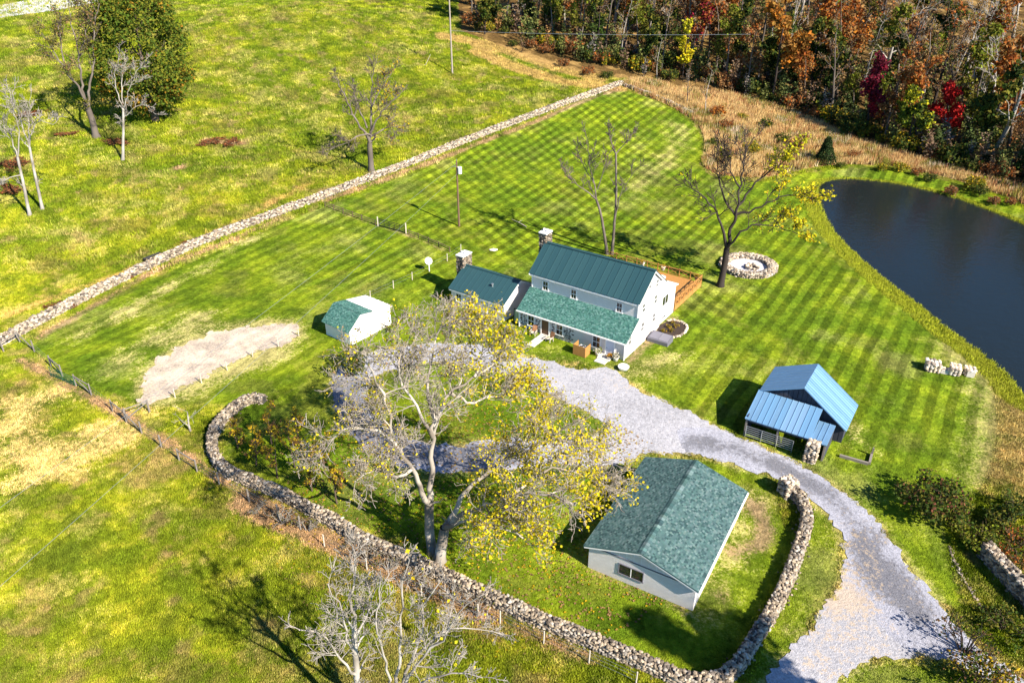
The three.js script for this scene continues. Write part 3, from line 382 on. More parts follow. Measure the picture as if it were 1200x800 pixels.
laid('pale_tree', 'slender bare white barked tree standing before the green maple', [143, 187], [
  { px: [[143, 187], [144, 160], [144, 128]], r: [0.24, 0.16], k: 0.4, foot: 1, from: 0.55, len: 3 },
  { px: [[144, 128], [138, 110], [134, 90], [140, 64]], r: [0.13, 0.03], len: 3.6 },
  { px: [[144, 128], [150, 108], [158, 88], [170, 70]], r: [0.12, 0.03], len: 3.6 },
  { px: [[144, 122], [142, 96, -1], [146, 74, -1.5]], r: [0.12, 0.03], len: 3.4 },
  { px: [[144, 140], [156, 128, 0.6], [168, 122, 1], [182, 134, 1.2]], r: [0.09, 0.02], len: 2.4 }],
  { seed: 37, thin: 0.95, bark: 'white', height: 14, levels: 4, kids: [0, 0, 8, 5.4, 4], wiggle: 0.22, up: 0.06, minR: 0.026 }, { n: 120, size: 0.25, spread: 0.6, cols: [LC.tan, LC.brown] });
laid('pale_tree', 'white barked bare tree with a forked stem at the pasture edge', [34, 252], [
  { px: [[34, 252], [27, 216], [20, 184]], r: [0.26, 0.17], k: 0.3, foot: 1, len: 2.6 },
  { px: [[20, 184], [14, 166], [6, 150], [-6, 140]], r: [0.13, 0.03], len: 3.6 },
  { px: [[20, 184], [22, 160], [16, 130], [10, 104]], r: [0.14, 0.03], len: 3.6 },
  { px: [[24, 205], [12, 208, 1], [-4, 216, 1.6]], r: [0.1, 0.03], len: 3 }],
  { seed: 43, thin: 0.9, bark: 'white', height: 13, levels: 4, kids: [0, 0, 8, 5.4, 4], wiggle: 0.24, up: 0.05, minR: 0.026 });
laid('pale_tree', 'thin bare grey white tree in the pasture with its crown over the brown brush', [49, 245], [
  { px: [[49, 245], [42, 212], [34, 172]], r: [0.24, 0.16], k: 0.3, foot: 1, len: 2.6 },
  { px: [[34, 172], [28, 152], [20, 130], [14, 108]], r: [0.13, 0.03], len: 3.4 },
  { px: [[34, 172], [38, 152], [44, 142], [62, 146]], r: [0.11, 0.03], len: 3.2 },
  { px: [[34, 172], [33, 140, -1], [36, 112, -1.6]], r: [0.12, 0.03], len: 3.4 }],
  { seed: 47, thin: 0.9, bark: 'white', height: 13, levels: 4, kids: [0, 0, 8, 5.4, 4], wiggle: 0.24, up: 0.05, minR: 0.026 });
// two bare trees whose feet stand below the frame
laid('pale_tree', 'bare white limbed tree standing alone in the grass outside the curved wall', [424, 862], [
  { px: [[424, 862], [420, 820], [417, 775], [415, 735]], r: [0.2, 0.13], k: 0.8, foot: 1, from: 0.45, len: 3 },
  { px: [[415, 735], [412, 700], [416, 665], [412, 638]], r: [0.10, 0.025], len: 2.6 },
  { px: [[417, 775], [404, 738, 0.6], [396, 706, 1], [384, 684, 1.2]], r: [0.09, 0.025], len: 2.6 },
  { px: [[418, 790], [396, 768, 1], [372, 742, 1.4], [350, 738, 1.6]], r: [0.09, 0.025], len: 2.4 },
  { px: [[416, 745], [432, 716, -0.8], [440, 690, -1.2]], r: [0.08, 0.02], len: 2.2 }],
  { seed: 53, thin: 1.05, bark: 'white', height: 13, levels: 4, kids: [0, 0, 9, 6, 4.4], wiggle: 0.24, up: 0.06, minR: 0.015 });
laid('pale_tree', 'bare white limbed tree with many fanned stems reaching over the curved wall', [462, 880], [
  { px: [[462, 880], [462, 850], [464, 825]], r: [0.3, 0.24], k: 0, foot: 1 },
  { px: [[464, 825], [466, 780], [472, 740], [472, 690], [480, 655]], r: [0.13, 0.025], len: 2.8 },
  { px: [[464, 825], [478, 780, -0.4], [492, 742, -0.6], [502, 700, -1], [520, 676, -1.2]], r: [0.13, 0.025], len: 2.8 },
  { px: [[465, 820], [490, 775, 0.4], [520, 745, 0.6], [545, 712, 0.8], [560, 700, 1]], r: [0.12, 0.025], len: 2.8 },
  { px: [[466, 820], [500, 796, 1.2], [530, 788, 1.6], [565, 794, 2]], r: [0.1, 0.025], len: 2.4 },
  { px: [[478, 780, -0.4], [520, 742, -1.4], [556, 738, -2], [590, 744, -2.2]], r: [0.08, 0.02], len: 2.2 },
  { px: [[464, 815], [448, 770, 1], [440, 720, 1.4], [446, 680, 1.6]], r: [0.09, 0.025], len: 2.4 }],
  { seed: 59, thin: 1.05, bark: 'white', height: 13, levels: 4, kids: [0, 0, 9, 6, 4.4], wiggle: 0.24, up: 0.06, minR: 0.015 }, { n: 90, size: 0.2, spread: 0.5, cols: [LC.yellow, LC.lemon], keep: (p) => p.x > 2 });
{ // the dense green maple with bronze on its outside
  const b = gp(182, 141), tr = grow({ seed: 61, bark: 'brown', height: 23, radius: 0.55, trunk: 0.8, from: 0.18, limbLen: 8.5, levels: 3, kids: [16, 7, 5], wiggle: 0.18, up: 0.05, ratio: 0.55, angle: 1.0, minR: 0.03 });
  const L = new Leaves(), r = rng(5); const cl = []; for (let k = 0; k < 270; k++) { const v = V(r() - 0.5, r() - 0.5, r() - 0.5).normalize(), s = 0.55 + 0.45 * Math.pow(r(), 0.5); const hy = 13 + v.y * s * 11.0; cl.push(V(v.x * s * 8.2 * (1 - 0.16 * v.y), Math.max(2.2, hy), v.z * s * 8 * (1 - 0.16 * v.y))); }
  for (const c of cl) { const R0 = 1.1 + 0.9 * r(), out = Math.hypot(c.x, c.y - 13, c.z) / 11; for (let k = 0; k < 80; k++) { const v = V(r() - 0.5, r() - 0.5, r() - 0.5).normalize().multiplyScalar(R0 * Math.pow(r(), 0.45)), q = c.clone().add(v); const e = sst(0.6, 1.05, out) * (0.05 + 0.9 * (fbm(c.x * 0.4 + 8, c.y * 0.3 + c.z * 0.4, 2))); const pick = r() < e * 0.9 - 0.05 ? (r() < 0.7 ? [0.27, 0.16, 0.014] : [0.30, 0.15, 0.016]) : (r() < 0.55 ? [0.075, 0.125, 0.012] : [0.16, 0.17, 0.014]); L.add(q, 0.46 * (0.7 + 0.6 * r()), jit(pick, r), r); } }
  treeThing('maple_tree', 'dense rounded green maple turning bronze in the upper pasture', 'tree', null, [b.x, Hn(b.x, b.z), b.z], 0, tr, L.build(), denseLeafMat);
}
{ // tall leafy tree beyond the lower edge of the frame; the wall and lawn by the garage lie in its shade
  const tr = grow({ seed: 67, bark: 'grey', height: 27, radius: 0.55, trunk: 0.85, from: 0.5, limbLen: 8, levels: 3, kids: [12, 6, 5], wiggle: 0.2, up: 0.04, ratio: 0.55, angle: 0.95, minR: 0.03 });
  const lg = leafOn(tr, { n: 9000, size: 0.5, spread: 1.9, cols: [LC.olive, LC.gold, LC.green] });
  treeThing('shade_tree', 'tall leafy tree whose shade falls on the wall beside the garage', 'tree', null, [33.5, 0, -13], 0.6, tr, lg);
}
console.log('hero trees');
function leafBall(r, n, rx, ry, rz, size, cols, stems = 9, bark = 'brown', clumps = 14) { // a shrub: stems and leaves in uneven clumps
  const T = new Tubes(), L = new Leaves(), bk = BARK[bark][0], cc = []; for (let k = 0; k < clumps; k++) { const a = r() * 6.283, q = Math.sqrt(r()); cc.push(V(Math.cos(a) * q * rx, ry * (0.45 + 0.55 * r() * (1.1 - 0.5 * q)) , Math.sin(a) * q * rz)); }
  for (let k = 0; k < stems; k++) { const e = cc[k % cc.length].clone().multiplyScalar(1.05), m = e.clone().multiplyScalar(0.5).add(V((r() - 0.5) * 0.3, 0.2 * ry, (r() - 0.5) * 0.3)); T.tube([V(e.x * 0.12, -0.1, e.z * 0.12), m, e], [0.05, 0.035, 0.012], 4, () => bk); for (let s = 0; s < 4; s++) { const a = m.clone().lerp(e, r()), f = a.clone().add(V((r() - 0.5) * rx * 0.8, r() * ry * 0.4, (r() - 0.5) * rz * 0.8)); T.tube([a, f], [0.022, 0.01], 3, () => bk); } }
  for (let k = 0; k < n; k++) { const c = cc[Math.floor(r() * cc.length)], q = V(r() - 0.5, r() - 0.5, r() - 0.5).normalize().multiplyScalar(Math.pow(r(), 0.5) * 0.42); q.set(c.x + q.x * rx, Math.max(0.05, c.y + q.y * ry), c.z + q.z * rz); L.add(q, size * (0.6 + 0.8 * r()), jit(cols[Math.floor(r() * cols.length)], r), r); }
  return [T.build(), L.build()];
}
function shrub(name, label, category, group, px, dims, n, size, cols, sd, stems, bark) { const r = rng(sd), b = Array.isArray(px) ? gp(...px) : px; const [t, l] = leafBall(r, n, ...dims, size, cols, stems, bark); const g = thing(name, label, category, [b.x, Hn(b.x, b.z), b.z], r() * 6, group); part('stems', t, barkMat, g); part('foliage', l, leafMat, g); return g; }

// ---------- the wood ----------
{
  const P = []; // prototypes of woodland trees
  const mk = (key, label, cat, tro, leaf, lm) => { const tr = grow(tro); P.push({ key, label, cat, tr, lg: leaf ? leafOn(tr, leaf) : null, h: tro.height }); };
  const base = { sides: [7, 4, 3, 3], levels: 3, kids: [9, 6, 4], wiggle: 0.24, up: 0.07, ratio: 0.58, angle: 0.85, minR: 0.035, trunk: 0.80, from: 0.3, taper: 0.8 };
  mk('bare_tree', 'bare grey tree with fine twigs', 'tree', { ...base, seed: 101, bark: 'grey', height: 22, radius: 0.30, limbLen: 7.5, kids: [9, 6, 4] }, { n: 260, size: 0.45, spread: 1.2, cols: [LC.tan, LC.brown] });
  mk('bare_tree', 'bare tree with white limbs', 'tree', { ...base, seed: 102, bark: 'white', height: 24, radius: 0.36, limbLen: 9, kids: [7, 6, 5], angle: 0.9, minR: 0.045 }, null);
  mk('bare_tree', 'slim bare white stemmed tree', 'tree', { ...base, seed: 103, bark: 'white', height: 22, radius: 0.22, limbLen: 5.6, kids: [8, 6, 4] }, { n: 260, size: 0.45, spread: 1.2, cols: [LC.olive, LC.tan] });
  mk('autumn_tree', 'tree with rusty orange leaves', 'tree', { ...base, seed: 104, bark: 'brown', height: 21, radius: 0.32, limbLen: 8.4 }, { n: 1400, size: 0.62, spread: 1.7, cols: [LC.orange, LC.rust, [0.34, 0.19, 0.06], LC.orange] });
  mk('autumn_tree', 'tree with brown and tan leaves', 'tree', { ...base, seed: 105, bark: 'grey', height: 20, radius: 0.3, limbLen: 8, from: 0.25 }, { n: 1250, size: 0.62, spread: 1.6, cols: [LC.brown, LC.tan, LC.rust, LC.olive] });
  mk('autumn_tree', 'tree with thin yellow green leaves', 'tree', { ...base, seed: 106, bark: 'grey', height: 19, radius: 0.28, limbLen: 7.4, from: 0.22 }, { n: 1200, size: 0.58, spread: 1.6, cols: [LC.olive, LC.olive, LC.lime, [0.24, 0.19, 0.03]] });
  mk('green_tree', 'dark green leafy tree', 'tree', { ...base, seed: 107, bark: 'dark', height: 16, radius: 0.28, limbLen: 6.6, from: 0.12, kids: [11, 6, 4] }, { n: 1650, size: 0.62, spread: 1.5, cols: [LC.green, LC.dkgreen, LC.olive, LC.green] });
  mk('bare_tree', 'dark bare tree with a broad crown', 'tree', { ...base, seed: 108, bark: 'dark', height: 21, radius: 0.34, limbLen: 8.5, angle: 0.95, kids: [9, 6, 4] }, { n: 420, size: 0.45, spread: 1.3, cols: [LC.brown, LC.rust] });
  const put = (k, x, z, s, turn, label, name, grp) => { const p = P[k]; const g = thing(name || p.key, label, p.cat, [x, Hn(x, z) - 0.1, z], turn, grp); part('trunk', p.tr.trunk, barkMat, g); if (p.lg) part('crown', p.lg, leafMat, g); g.scale.setScalar(s); return g; };
  // edge of the wood in the picture, then rows behind it
  const edge = [[548, 34], [600, 40], [650, 60], [700, 72], [750, 84], [800, 96], [860, 106], [915, 122], [960, 142], [1000, 158], [1050, 174], [1100, 190], [1150, 204], [1200, 216], [1260, 236]].map(g2);
  const E = new THREE.CatmullRomCurve3(edge.map((p) => V(p[0], 0, p[1]))), r = rng(99), used = [];
  for (const p of [[1014, 160], [1104, 172], [1062, 180], [800, 94], [568, 40], [905, 120], [1160, 196]]) { const q = gp(...p); used.push([q.x, q.z], [q.x - 1, q.z + 3], [q.x, q.z + 5]); }
  const free = (x, z, d) => { for (const u of used) if ((u[0] - x) ** 2 + (u[1] - z) ** 2 < d * d) return false; used.push([x, z]); return true; };
  const inView = (x, z) => Math.abs(x) < 0.66 * (-z * 0.866 + 22) + 9;
  let made = 0; const zone = (x) => x < 22 ? 'by the upper pasture' : x < 62 ? 'above the dry meadow' : 'beyond the pond';
  for (let row = 0; row < 22 && made < 298; row++) for (let k = 0; k < 40 && made < 298; k++) {
    const u = clamp((k + r()) / 40), e = E.getPoint(u), tn = E.getTangent(u), nx = tn.z, nz = -tn.x; const sgn = nz < 0 ? 1 : -1, off = row * 6.6 + r() * 6 + (row === 0 ? 1.5 : 0);
    const x = e.x + nx * sgn * off, z = e.z + nz * sgn * off; if (!inView(x, z) || z < -345 || !free(x, z, row < 2 ? 3.2 : row < 8 ? 4.8 : 6.5)) continue;
    const q = vn(x / 16 + 3, z / 16 + 7), w = r(); const right = sst(40, 90, x); let kind;
    if (row < 2) kind = w < 0.26 ? 6 : w < 0.44 ? 5 : w < 0.58 ? 4 : w < 0.74 ? 0 : w < 0.84 ? 2 : w < 0.92 ? 3 : 7;
    else if (x > 26 && x < 62 && row < 7) kind = w < 0.38 ? 3 : w < 0.54 ? 4 : w < 0.68 ? 5 : w < 0.8 ? 0 : w < 0.92 ? 2 : 1;
    else if (q < 0.42 - 0.15 * right) kind = w < 0.30 ? 3 : w < 0.56 ? 4 : w < 0.7 ? 5 : w < 0.86 ? 0 : 2; else kind = w < 0.20 + 0.14 * right ? 1 : w < 0.40 ? 2 : w < 0.56 ? 0 : w < 0.72 ? 5 : w < 0.82 ? 7 : w < 0.92 ? 4 : 6;
    if (row >= 2 && right > 0.35) kind = w < 0.3 ? 1 : w < 0.5 ? 2 : w < 0.64 ? 0 : w < 0.78 ? 5 : w < 0.9 ? 6 : w < 0.95 ? 3 : 7;
    const s = 0.80 + 0.48 * r() - (row < 1 ? 0.25 : 0);
    put(kind, x, z, s, r() * 6.28, (s > 1.12 ? 'tall ' : s < 0.9 ? 'short ' : '') + P[kind].label + (row < 2 ? ' at the wood front ' : row < 6 ? ' inside the wood ' : ' deep in the wood ') + zone(x), undefined, 'trees of the autumn wood'); made++;
  }
  { // thicket of saplings and brush that fills the wood floor
    const tr = grow({ seed: 111, bark: 'grey', height: 5.5, radius: 0.07, trunk: 0.85, from: 0.15, limbLen: 2.6, levels: 2, kids: [8, 5], wiggle: 0.25, up: 0.1, angle: 0.7, minR: 0.018 }), lf = leafOn(tr, { n: 120, size: 0.36, spread: 0.9, cols: [[0.34, 0.34, 0.34], [0.2, 0.2, 0.2]] }); const gg = tr.trunk.toNonIndexed(); const tg = mergeGeometries([gg, lf]); const N = 1000, im = new THREE.InstancedMesh(tg, barkMat, N), m4 = new THREE.Matrix4(), qt = new THREE.Quaternion(), cc = new THREE.Color(); let n = 0;
    for (let t = 0; t < 30000 && n < N; t++) { const e = E.getPoint(r()), off = Math.pow(r(), 1.5) * 80 - 0.5, tn = { x: 0.45, z: -0.9 }, x = e.x + tn.x * off + (r() - 0.5) * 14, z = e.z + tn.z * off + (r() - 0.5) * 10; if (!inPoly(x, z, forestPoly) || !inView(x, z)) continue; qt.setFromAxisAngle(V(0, 1, 0), r() * 6.28); const s = 0.5 + 0.8 * r(); m4.compose(V(x, Hn(x, z) - 0.05, z), qt, V(s * 1.25, s, s * 1.25)); im.setMatrixAt(n, m4); const w = r(), c = w < 0.16 ? [0.5, 0.34, 0.22] : w < 0.28 ? [0.9, 0.5, 0.2] : w < 0.72 ? [0.42, 0.48, 0.14] : w < 0.8 ? [0.6, 0.55, 0.5] : [0.2, 0.28, 0.09]; cc.setRGB(c[0], c[1], c[2]); im.setColorAt(n, cc); n++; }
    im.count = n; im.name = 'wood_thicket'; tag(im, 'tangled brown thicket of saplings filling the wood floor', null, null, 'stuff'); shade(im); scene.add(im); }
  console.log('wood', made);
  // trees one can single out by colour
  const solo = (name, label, px, s, cols, seed, n, leafS = 0.6, h = 14) => { const b = gp(...px), tr = grow({ ...base, seed, bark: 'dark', height: h, radius: 0.24, limbLen: h * 0.48, from: 0.25, kids: [11, 6, 4] }); treeThing(name, label, 'tree', null, [b.x, Hn(b.x, b.z), b.z], 0, tr, leafOn(tr, { n, size: leafS, spread: 1.4, cols })).scale.setScalar(s); };
  solo('red_tree', 'deep crimson maple at the front of the wood', [1014, 158], 1.0, [LC.crimson, LC.maroon, LC.crimson], 201, 2400, 0.55, 15);
  solo('red_tree', 'bright scarlet maple among white stems in the wood', [1104, 172], 1.0, [LC.red, LC.red, LC.crimson], 202, 1500, 0.55, 13);
  solo('red_tree', 'small dull crimson tree beside a yellow one in the back of the wood', [806, 78], 1.0, [LC.crimson, LC.rust, LC.maroon], 203, 1300, 0.6, 16);
  solo('green_tree', 'bright lime green young tree at the wood edge near the pond', [1062, 178], 0.95, [LC.lime, LC.green, LC.lemon, LC.lime], 204, 2300, 0.55, 13);
  solo('yellow_tree', 'yellow leaved tree in front of the rusty part of the wood', [800, 92], 0.9, [LC.yellow, LC.lemon, LC.olive], 205, 1300, 0.6, 13);
  solo('green_tree', 'leafy green tree at the far tip of the wood beside the pasture pole', [568, 40], 0.8, [LC.green, LC.olive, LC.dkgreen], 206, 2600, 0.6, 13);
  solo('orange_tree', 'largest burnt orange tree of the wood, above the dry meadow', [905, 118], 1.3, [LC.orange, [0.30, 0.15, 0.03], LC.rust], 207, 3000, 0.6, 19);
  { const b = gp(1160, 192), tr = grow({ ...base, seed: 301, bark: 'white', height: 22, radius: 0.55, limbLen: 9, kids: [9, 5, 4], angle: 0.95, minR: 0.05, from: 0.3, lean: [0.1, 0.05] }); treeThing('dead_tree', 'thick grey leaning dead tree with white limbs at the wood edge by the pond', 'tree', null, [b.x, Hn(b.x, b.z), b.z], 0, tr, null); }
  // young trees in the dry meadow
  for (const [px, s, kind, label] of [[[805, 122], 0.42, 0, 'small bare grey sapling in the dry meadow near the end of the stone wall'], [[827, 133], 0.5, 2, 'small bare pale tree in the dry meadow by the lawn corner'], [[770, 92], 0.5, 2, 'slim pale tree at the back of the dry meadow above the wall end']]) { const b = gp(...px); put(kind, b.x, b.z, s, 1 + s * 7, label, 'young_tree'); }
  shrub('brush', 'reddish leaved low bush at the corner of the dry meadow', 'bush', null, [842, 138], [1.6, 2.2, 1.6], 500, 0.3, [LC.rust, LC.brown, LC.orange], 401, 8);
  // cedar, built as a cone of sprays
  { const b = gp(966, 191), r2 = rng(410), T = new Tubes(), L = new Leaves(); T.tube([V(0, -0.2, 0), V(0, 2, 0), V(0, 4.4, 0)], [0.14, 0.1, 0.02], 6, () => BARK.brown[0]); for (let k = 0; k < 2600; k++) { const y = 0.1 + 4.7 * Math.pow(r2(), 0.8), a = r2() * 6.283, w = (0.12 + 1.95 * Math.pow(1 - y / 5.0, 0.85)) * (0.82 + 0.36 * vn(a * 2.5, y * 1.6)) * Math.pow(r2(), 0.3); L.add(V(Math.cos(a) * w, y, Math.sin(a) * w), 0.34, jit(r2() < 0.8 ? [0.028, 0.055, 0.014] : [0.06, 0.08, 0.02], r2), r2); } const g = thing('cedar_tree', 'small dark green cone shaped cedar at the head of the pond', 'tree', [b.x, Hn(b.x, b.z), b.z]); part('trunk', T.build(), barkMat, g); part('crown', L.build(), denseLeafMat, g); }
  // undergrowth along the wood edge
  const und = [['green', [LC.green, LC.dkgreen, LC.olive], 'dark green undergrowth bush at the foot of the wood '], ['brown', [LC.brown, LC.tan, LC.rust], 'brown and tan undergrowth bush at the foot of the wood '], ['yellow', [LC.olive, LC.lime, LC.gold], 'yellow green undergrowth bush at the foot of the wood ']];
  const geos = und.map(([, cols], i) => [0, 1].map((v) => leafBall(rng(500 + i * 9 + v), 520, 2.0, 2.3, 2.0, 0.42, cols, 10)));
  for (let k = 0; k < 84; k++) { const u = (k + r()) / 84, e = E.getPoint(u), off = r() * 7 - 1.0, tn = E.getTangent(u), nx = tn.z, nz = -tn.x, sg = nz < 0 ? 1 : -1, x = e.x + nx * sg * off, z = e.z + nz * sg * off; if (!inView(x, z)) continue; const i = Math.floor(r() * 3), [t, l] = geos[i][k % 2]; const g = thing('undergrowth_bush', und[i][2] + zone(x), 'bush', [x, Hn(x, z) - 0.05, z], r() * 6, 'undergrowth along the wood'); g.scale.setScalar(0.6 + 0.75 * r()); part('stems', t, barkMat, g); part('foliage', l, leafMat, g); }
  // bushes of the dry meadow and the pond head
  const mb = [[[1140, 222], 1, 'green'], [[1115, 226], 0.7], [[1150, 228], 0.7], [[1075, 205], 0.6], [[1035, 200], 0.6], [[930, 176], 0.9], [[915, 168], 0.8], [[1165, 238], 0.6], [[1185, 240], 0.5], [[985, 196], 0.45], [[640, 62], 0.9], [[622, 56], 1.0], [[600, 54], 0.6], [[660, 78], 0.8], [[690, 88], 0.8], [[712, 92], 0.7], [[850, 150], 0.7], [[870, 140], 0.6], [[895, 150], 0.8], [[940, 165], 0.6], [[880, 180], 0.9], [[850, 185], 0.6], [[1000, 185], 0.6], [[1055, 200], 0.7], [[835, 170], 0.6], [[960, 176], 0.5], [[905, 190], 0.7], [[1090, 212], 0.6]];
  mb.forEach(([px, s], k) => { const b = gp(...px), i = k < 5 ? [2, 1, 0, 1, 2][k] : (k > 15 ? k % 3 : k % 3 === 0 ? 0 : 1), [t, l] = geos[i][k % 2]; const g = thing('meadow_bush', ['low green bush standing in the dry tan meadow', 'low brown bush standing in the dry tan meadow', 'low yellow green bush standing in the dry tan meadow'][i].replace('standing in the dry tan meadow', k > 9 && k < 16 ? 'on the tan margin between the upper pasture and the wood' : 'standing in the dry tan meadow'), 'bush', [b.x, Hn(b.x, b.z) - 0.05, b.z], k, 'bushes of the dry meadow'); g.scale.setScalar(s * 0.9); part('stems', t, barkMat, g); part('foliage', l, leafMat, g); });
}
// ---------- buildings ----------
const sidingTex = dataTex(256, 512, (i, j, c) => { const f = (j % 32) / 32; c[0] = c[1] = c[2] = (f < 0.08 ? 0.15 : 0.55 + 0.45 * f); }, false); // clapboard relief, one board 12 cm
const mottleTex = dataTex(256, 256, (i, j, c) => { const u = i / 256, v = j / 256, s = 0.86 + 0.14 * pvn(u * 6, v * 6, 6) * pvn(u * 22, v * 22, 22) + 0.05 * (pvn(u * 80, v * 80, 80) - 0.5); c[0] = c[1] = c[2] = s; });
function uvBox(g, s = 1) { const p = g.attributes.position, n = g.attributes.normal, uv = new Float32Array(p.count * 2); for (let i = 0; i < p.count; i++) { const nx = Math.abs(n.getX(i)), ny = Math.abs(n.getY(i)), nz = Math.abs(n.getZ(i)); if (ny > nx && ny > nz) { uv[2 * i] = p.getX(i) / s; uv[2 * i + 1] = p.getZ(i) / s; } else if (nx > nz) { uv[2 * i] = p.getZ(i) / s; uv[2 * i + 1] = p.getY(i) / s; } else { uv[2 * i] = p.getX(i) / s; uv[2 * i + 1] = p.getY(i) / s; } } g.setAttribute('uv', new THREE.BufferAttribute(uv, 2)); return g; }
const M = {
  siding: std({ color: lin(0.84, 0.80, 0.79), map: mottleTex, bumpMap: sidingTex, bumpScale: 0.02, roughness: 0.7 }),
  white: std({ color: lin(0.80, 0.79, 0.78), roughness: 0.6 }),
  trim: std({ color: lin(0.82, 0.82, 0.82), roughness: 0.5 }),
  glass: new THREE.MeshPhysicalMaterial({ color: lin(0.012, 0.015, 0.02), roughness: 0.08, clearcoat: 0.6 }),
  metal: std({ color: lin(0.030, 0.088, 0.105), roughness: 0.42, metalness: 0.25 }),
  seam: std({ color: lin(0.026, 0.078, 0.093), roughness: 0.42, metalness: 0.25 }),
  shingle: matte({ vertexColors: true }),
  deckRoof: std({ color: lin(0.05, 0.12, 0.12), roughness: 0.9 }),
  tin: std({ color: lin(0.20, 0.38, 0.60), roughness: 0.40, metalness: 0.35, map: mottleTex }),
  barnWood: std({ color: lin(0.035, 0.040, 0.062), roughness: 0.9 }),
  stone: matte({ vertexColors: true }),
  wood: std({ color: lin(0.46, 0.225, 0.06), roughness: 0.75, map: mottleTex }),
  oldWood: std({ color: lin(0.20, 0.18, 0.16), roughness: 0.95 }),
  paleWood: std({ color: lin(0.50, 0.45, 0.38), roughness: 0.95 }),
  door: std({ color: lin(0.62, 0.66, 0.78), roughness: 0.5 }),
  brownDoor: std({ color: lin(0.10, 0.045, 0.02), roughness: 0.5 }),
  concrete: std({ color: lin(0.62, 0.59, 0.54), roughness: 0.95, map: mottleTex }),
  black: std({ color: lin(0.015, 0.015, 0.018), roughness: 0.5 }),
  steel: std({ color: lin(0.42, 0.46, 0.50), roughness: 0.4, metalness: 0.7 }),
  greenPaint: std({ color: lin(0.03, 0.12, 0.06), roughness: 0.5 }),
  slate: std({ color: lin(0.12, 0.12, 0.15), roughness: 0.8 }),
  core: std({ color: lin(0.10, 0.088, 0.075), roughness: 1 }),
  grit: std({ color: lin(0.50, 0.50, 0.56), roughness: 1, bumpMap: bumpGrass, bumpScale: 0.03 }),
};
M.siding.bumpMap.repeat.set(1, 1);
function stonePile(r, list) { // list of [x,y,z,sx,sy,sz,ry,tone] -> rough blocks with their own faces
  const pos = [], nor = [], col = []; const base = new THREE.IcosahedronGeometry(0.62, 0), bp = base.attributes.position;
  for (const [x0, y0, z0, sx, sy, sz, ry, tone] of list) { const x = x0 + (r() - 0.5) * sx * 0.35, y = y0 + (r() - 0.5) * sy * 0.3, z = z0 + (r() - 0.5) * sz * 0.35;
    const c = Math.cos(ry), s = Math.sin(ry), j = {}; const tilt = (r() - 0.5) * 0.35; const P = [];
    for (let i = 0; i < bp.count; i++) { const k = bp.getX(i).toFixed(2) + bp.getY(i).toFixed(2) + bp.getZ(i).toFixed(2); if (!j[k]) j[k] = 0.78 + 0.44 * r(); const q = j[k]; const lx = bp.getX(i) * sx * q, ly = bp.getY(i) * sy * q + tilt * lx * 0.4, lz = bp.getZ(i) * sz * q; P.push([x + lx * c + lz * s, y + ly, z - lx * s + lz * c]); }
    for (let i = 0; i < P.length; i += 3) { const a = P[i], b = P[i + 1], d = P[i + 2]; const ux = b[0] - a[0], uy = b[1] - a[1], uz = b[2] - a[2], vx = d[0] - a[0], vy = d[1] - a[1], vz = d[2] - a[2]; let nx = uy * vz - uz * vy, ny = uz * vx - ux * vz, nz = ux * vy - uy * vx; const L = Math.hypot(nx, ny, nz) || 1; for (const q of [a, b, d]) { pos.push(q[0], q[1], q[2]); nor.push(nx / L, ny / L, nz / L); col.push(tone[0], tone[1], tone[2]); } }
  }
  const g = new THREE.BufferGeometry(); g.setAttribute('position', new THREE.Float32BufferAttribute(pos, 3)); g.setAttribute('normal', new THREE.Float32BufferAttribute(nor, 3)); g.setAttribute('color', new THREE.Float32BufferAttribute(col, 3)); return g;
}
function stoneTone(r, lo = 0.25, hi = 0.62) { const v = lo + (hi - lo) * r(), w = r(); return w < 0.5 ? [v, v * 0.82, v * 0.61] : w < 0.78 ? [v, v * 0.91, v * 0.79] : [v * 0.38, v * 0.32, v * 0.27]; }
function stoneFace(r, x0, x1, y0, y1, z, s, lo, hi, skip) { const l = []; for (let y = y0 + s * 0.3; y < y1; y += s * 0.62) for (let x = x0 + r() * s * 0.5; x < x1; x += s * (0.7 + 0.7 * r())) if (!skip || !skip(x, y)) l.push([x, y, z, s * (0.6 + 0.3 * r()), s * 0.42, 0.10, 0, stoneTone(r, lo, hi)]); return l; }
// a sloping plane with its own frame: origin o, u along the eave, v up the slope
function slopeFrame(o, u, v) { const n = V(0, 0, 0).crossVectors(u, v).normalize(); if (n.y < 0) n.negate(); return (a, b, h) => o.clone().addScaledVector(u, a).addScaledVector(v, b).addScaledVector(n, h); }
function shingles(r, F, len, run, pal, tw = 0.18, th = 0.14) { const pos = [], col = []; const rows = Math.ceil(run / th);
  for (let j = 0; j < rows; j++) { const y0 = j * th, y1 = Math.min(run, y0 + th * 1.25); for (let x = -r() * tw; x < len;) { const w = tw * (0.6 + 0.8 * r()), x0 = clamp(x, 0, len), x1 = clamp(x + w - 0.008, 0, len); x += w; if (x1 - x0 < 0.02) continue; const h0 = 0.022 + 0.012 * r(), c = jit(pal[Math.floor(r() * pal.length)], r, 0.16, 0.1); const a = F(x0, y0, h0), b = F(x1, y0, h0), d = F(x1, y1, 0.006), e = F(x0, y1, 0.006), a0 = F(x0, y0, 0), b0 = F(x1, y0, 0); for (const q of [a, b, d, a, d, e, a0, b0, b, a0, b, a]) { pos.push(q.x, q.y, q.z); col.push(c[0], c[1], c[2]); } } }
  const g = new THREE.BufferGeometry(); g.setAttribute('position', new THREE.Float32BufferAttribute(pos, 3)); g.setAttribute('color', new THREE.Float32BufferAttribute(col, 3)); g.computeVertexNormals(); return g; }
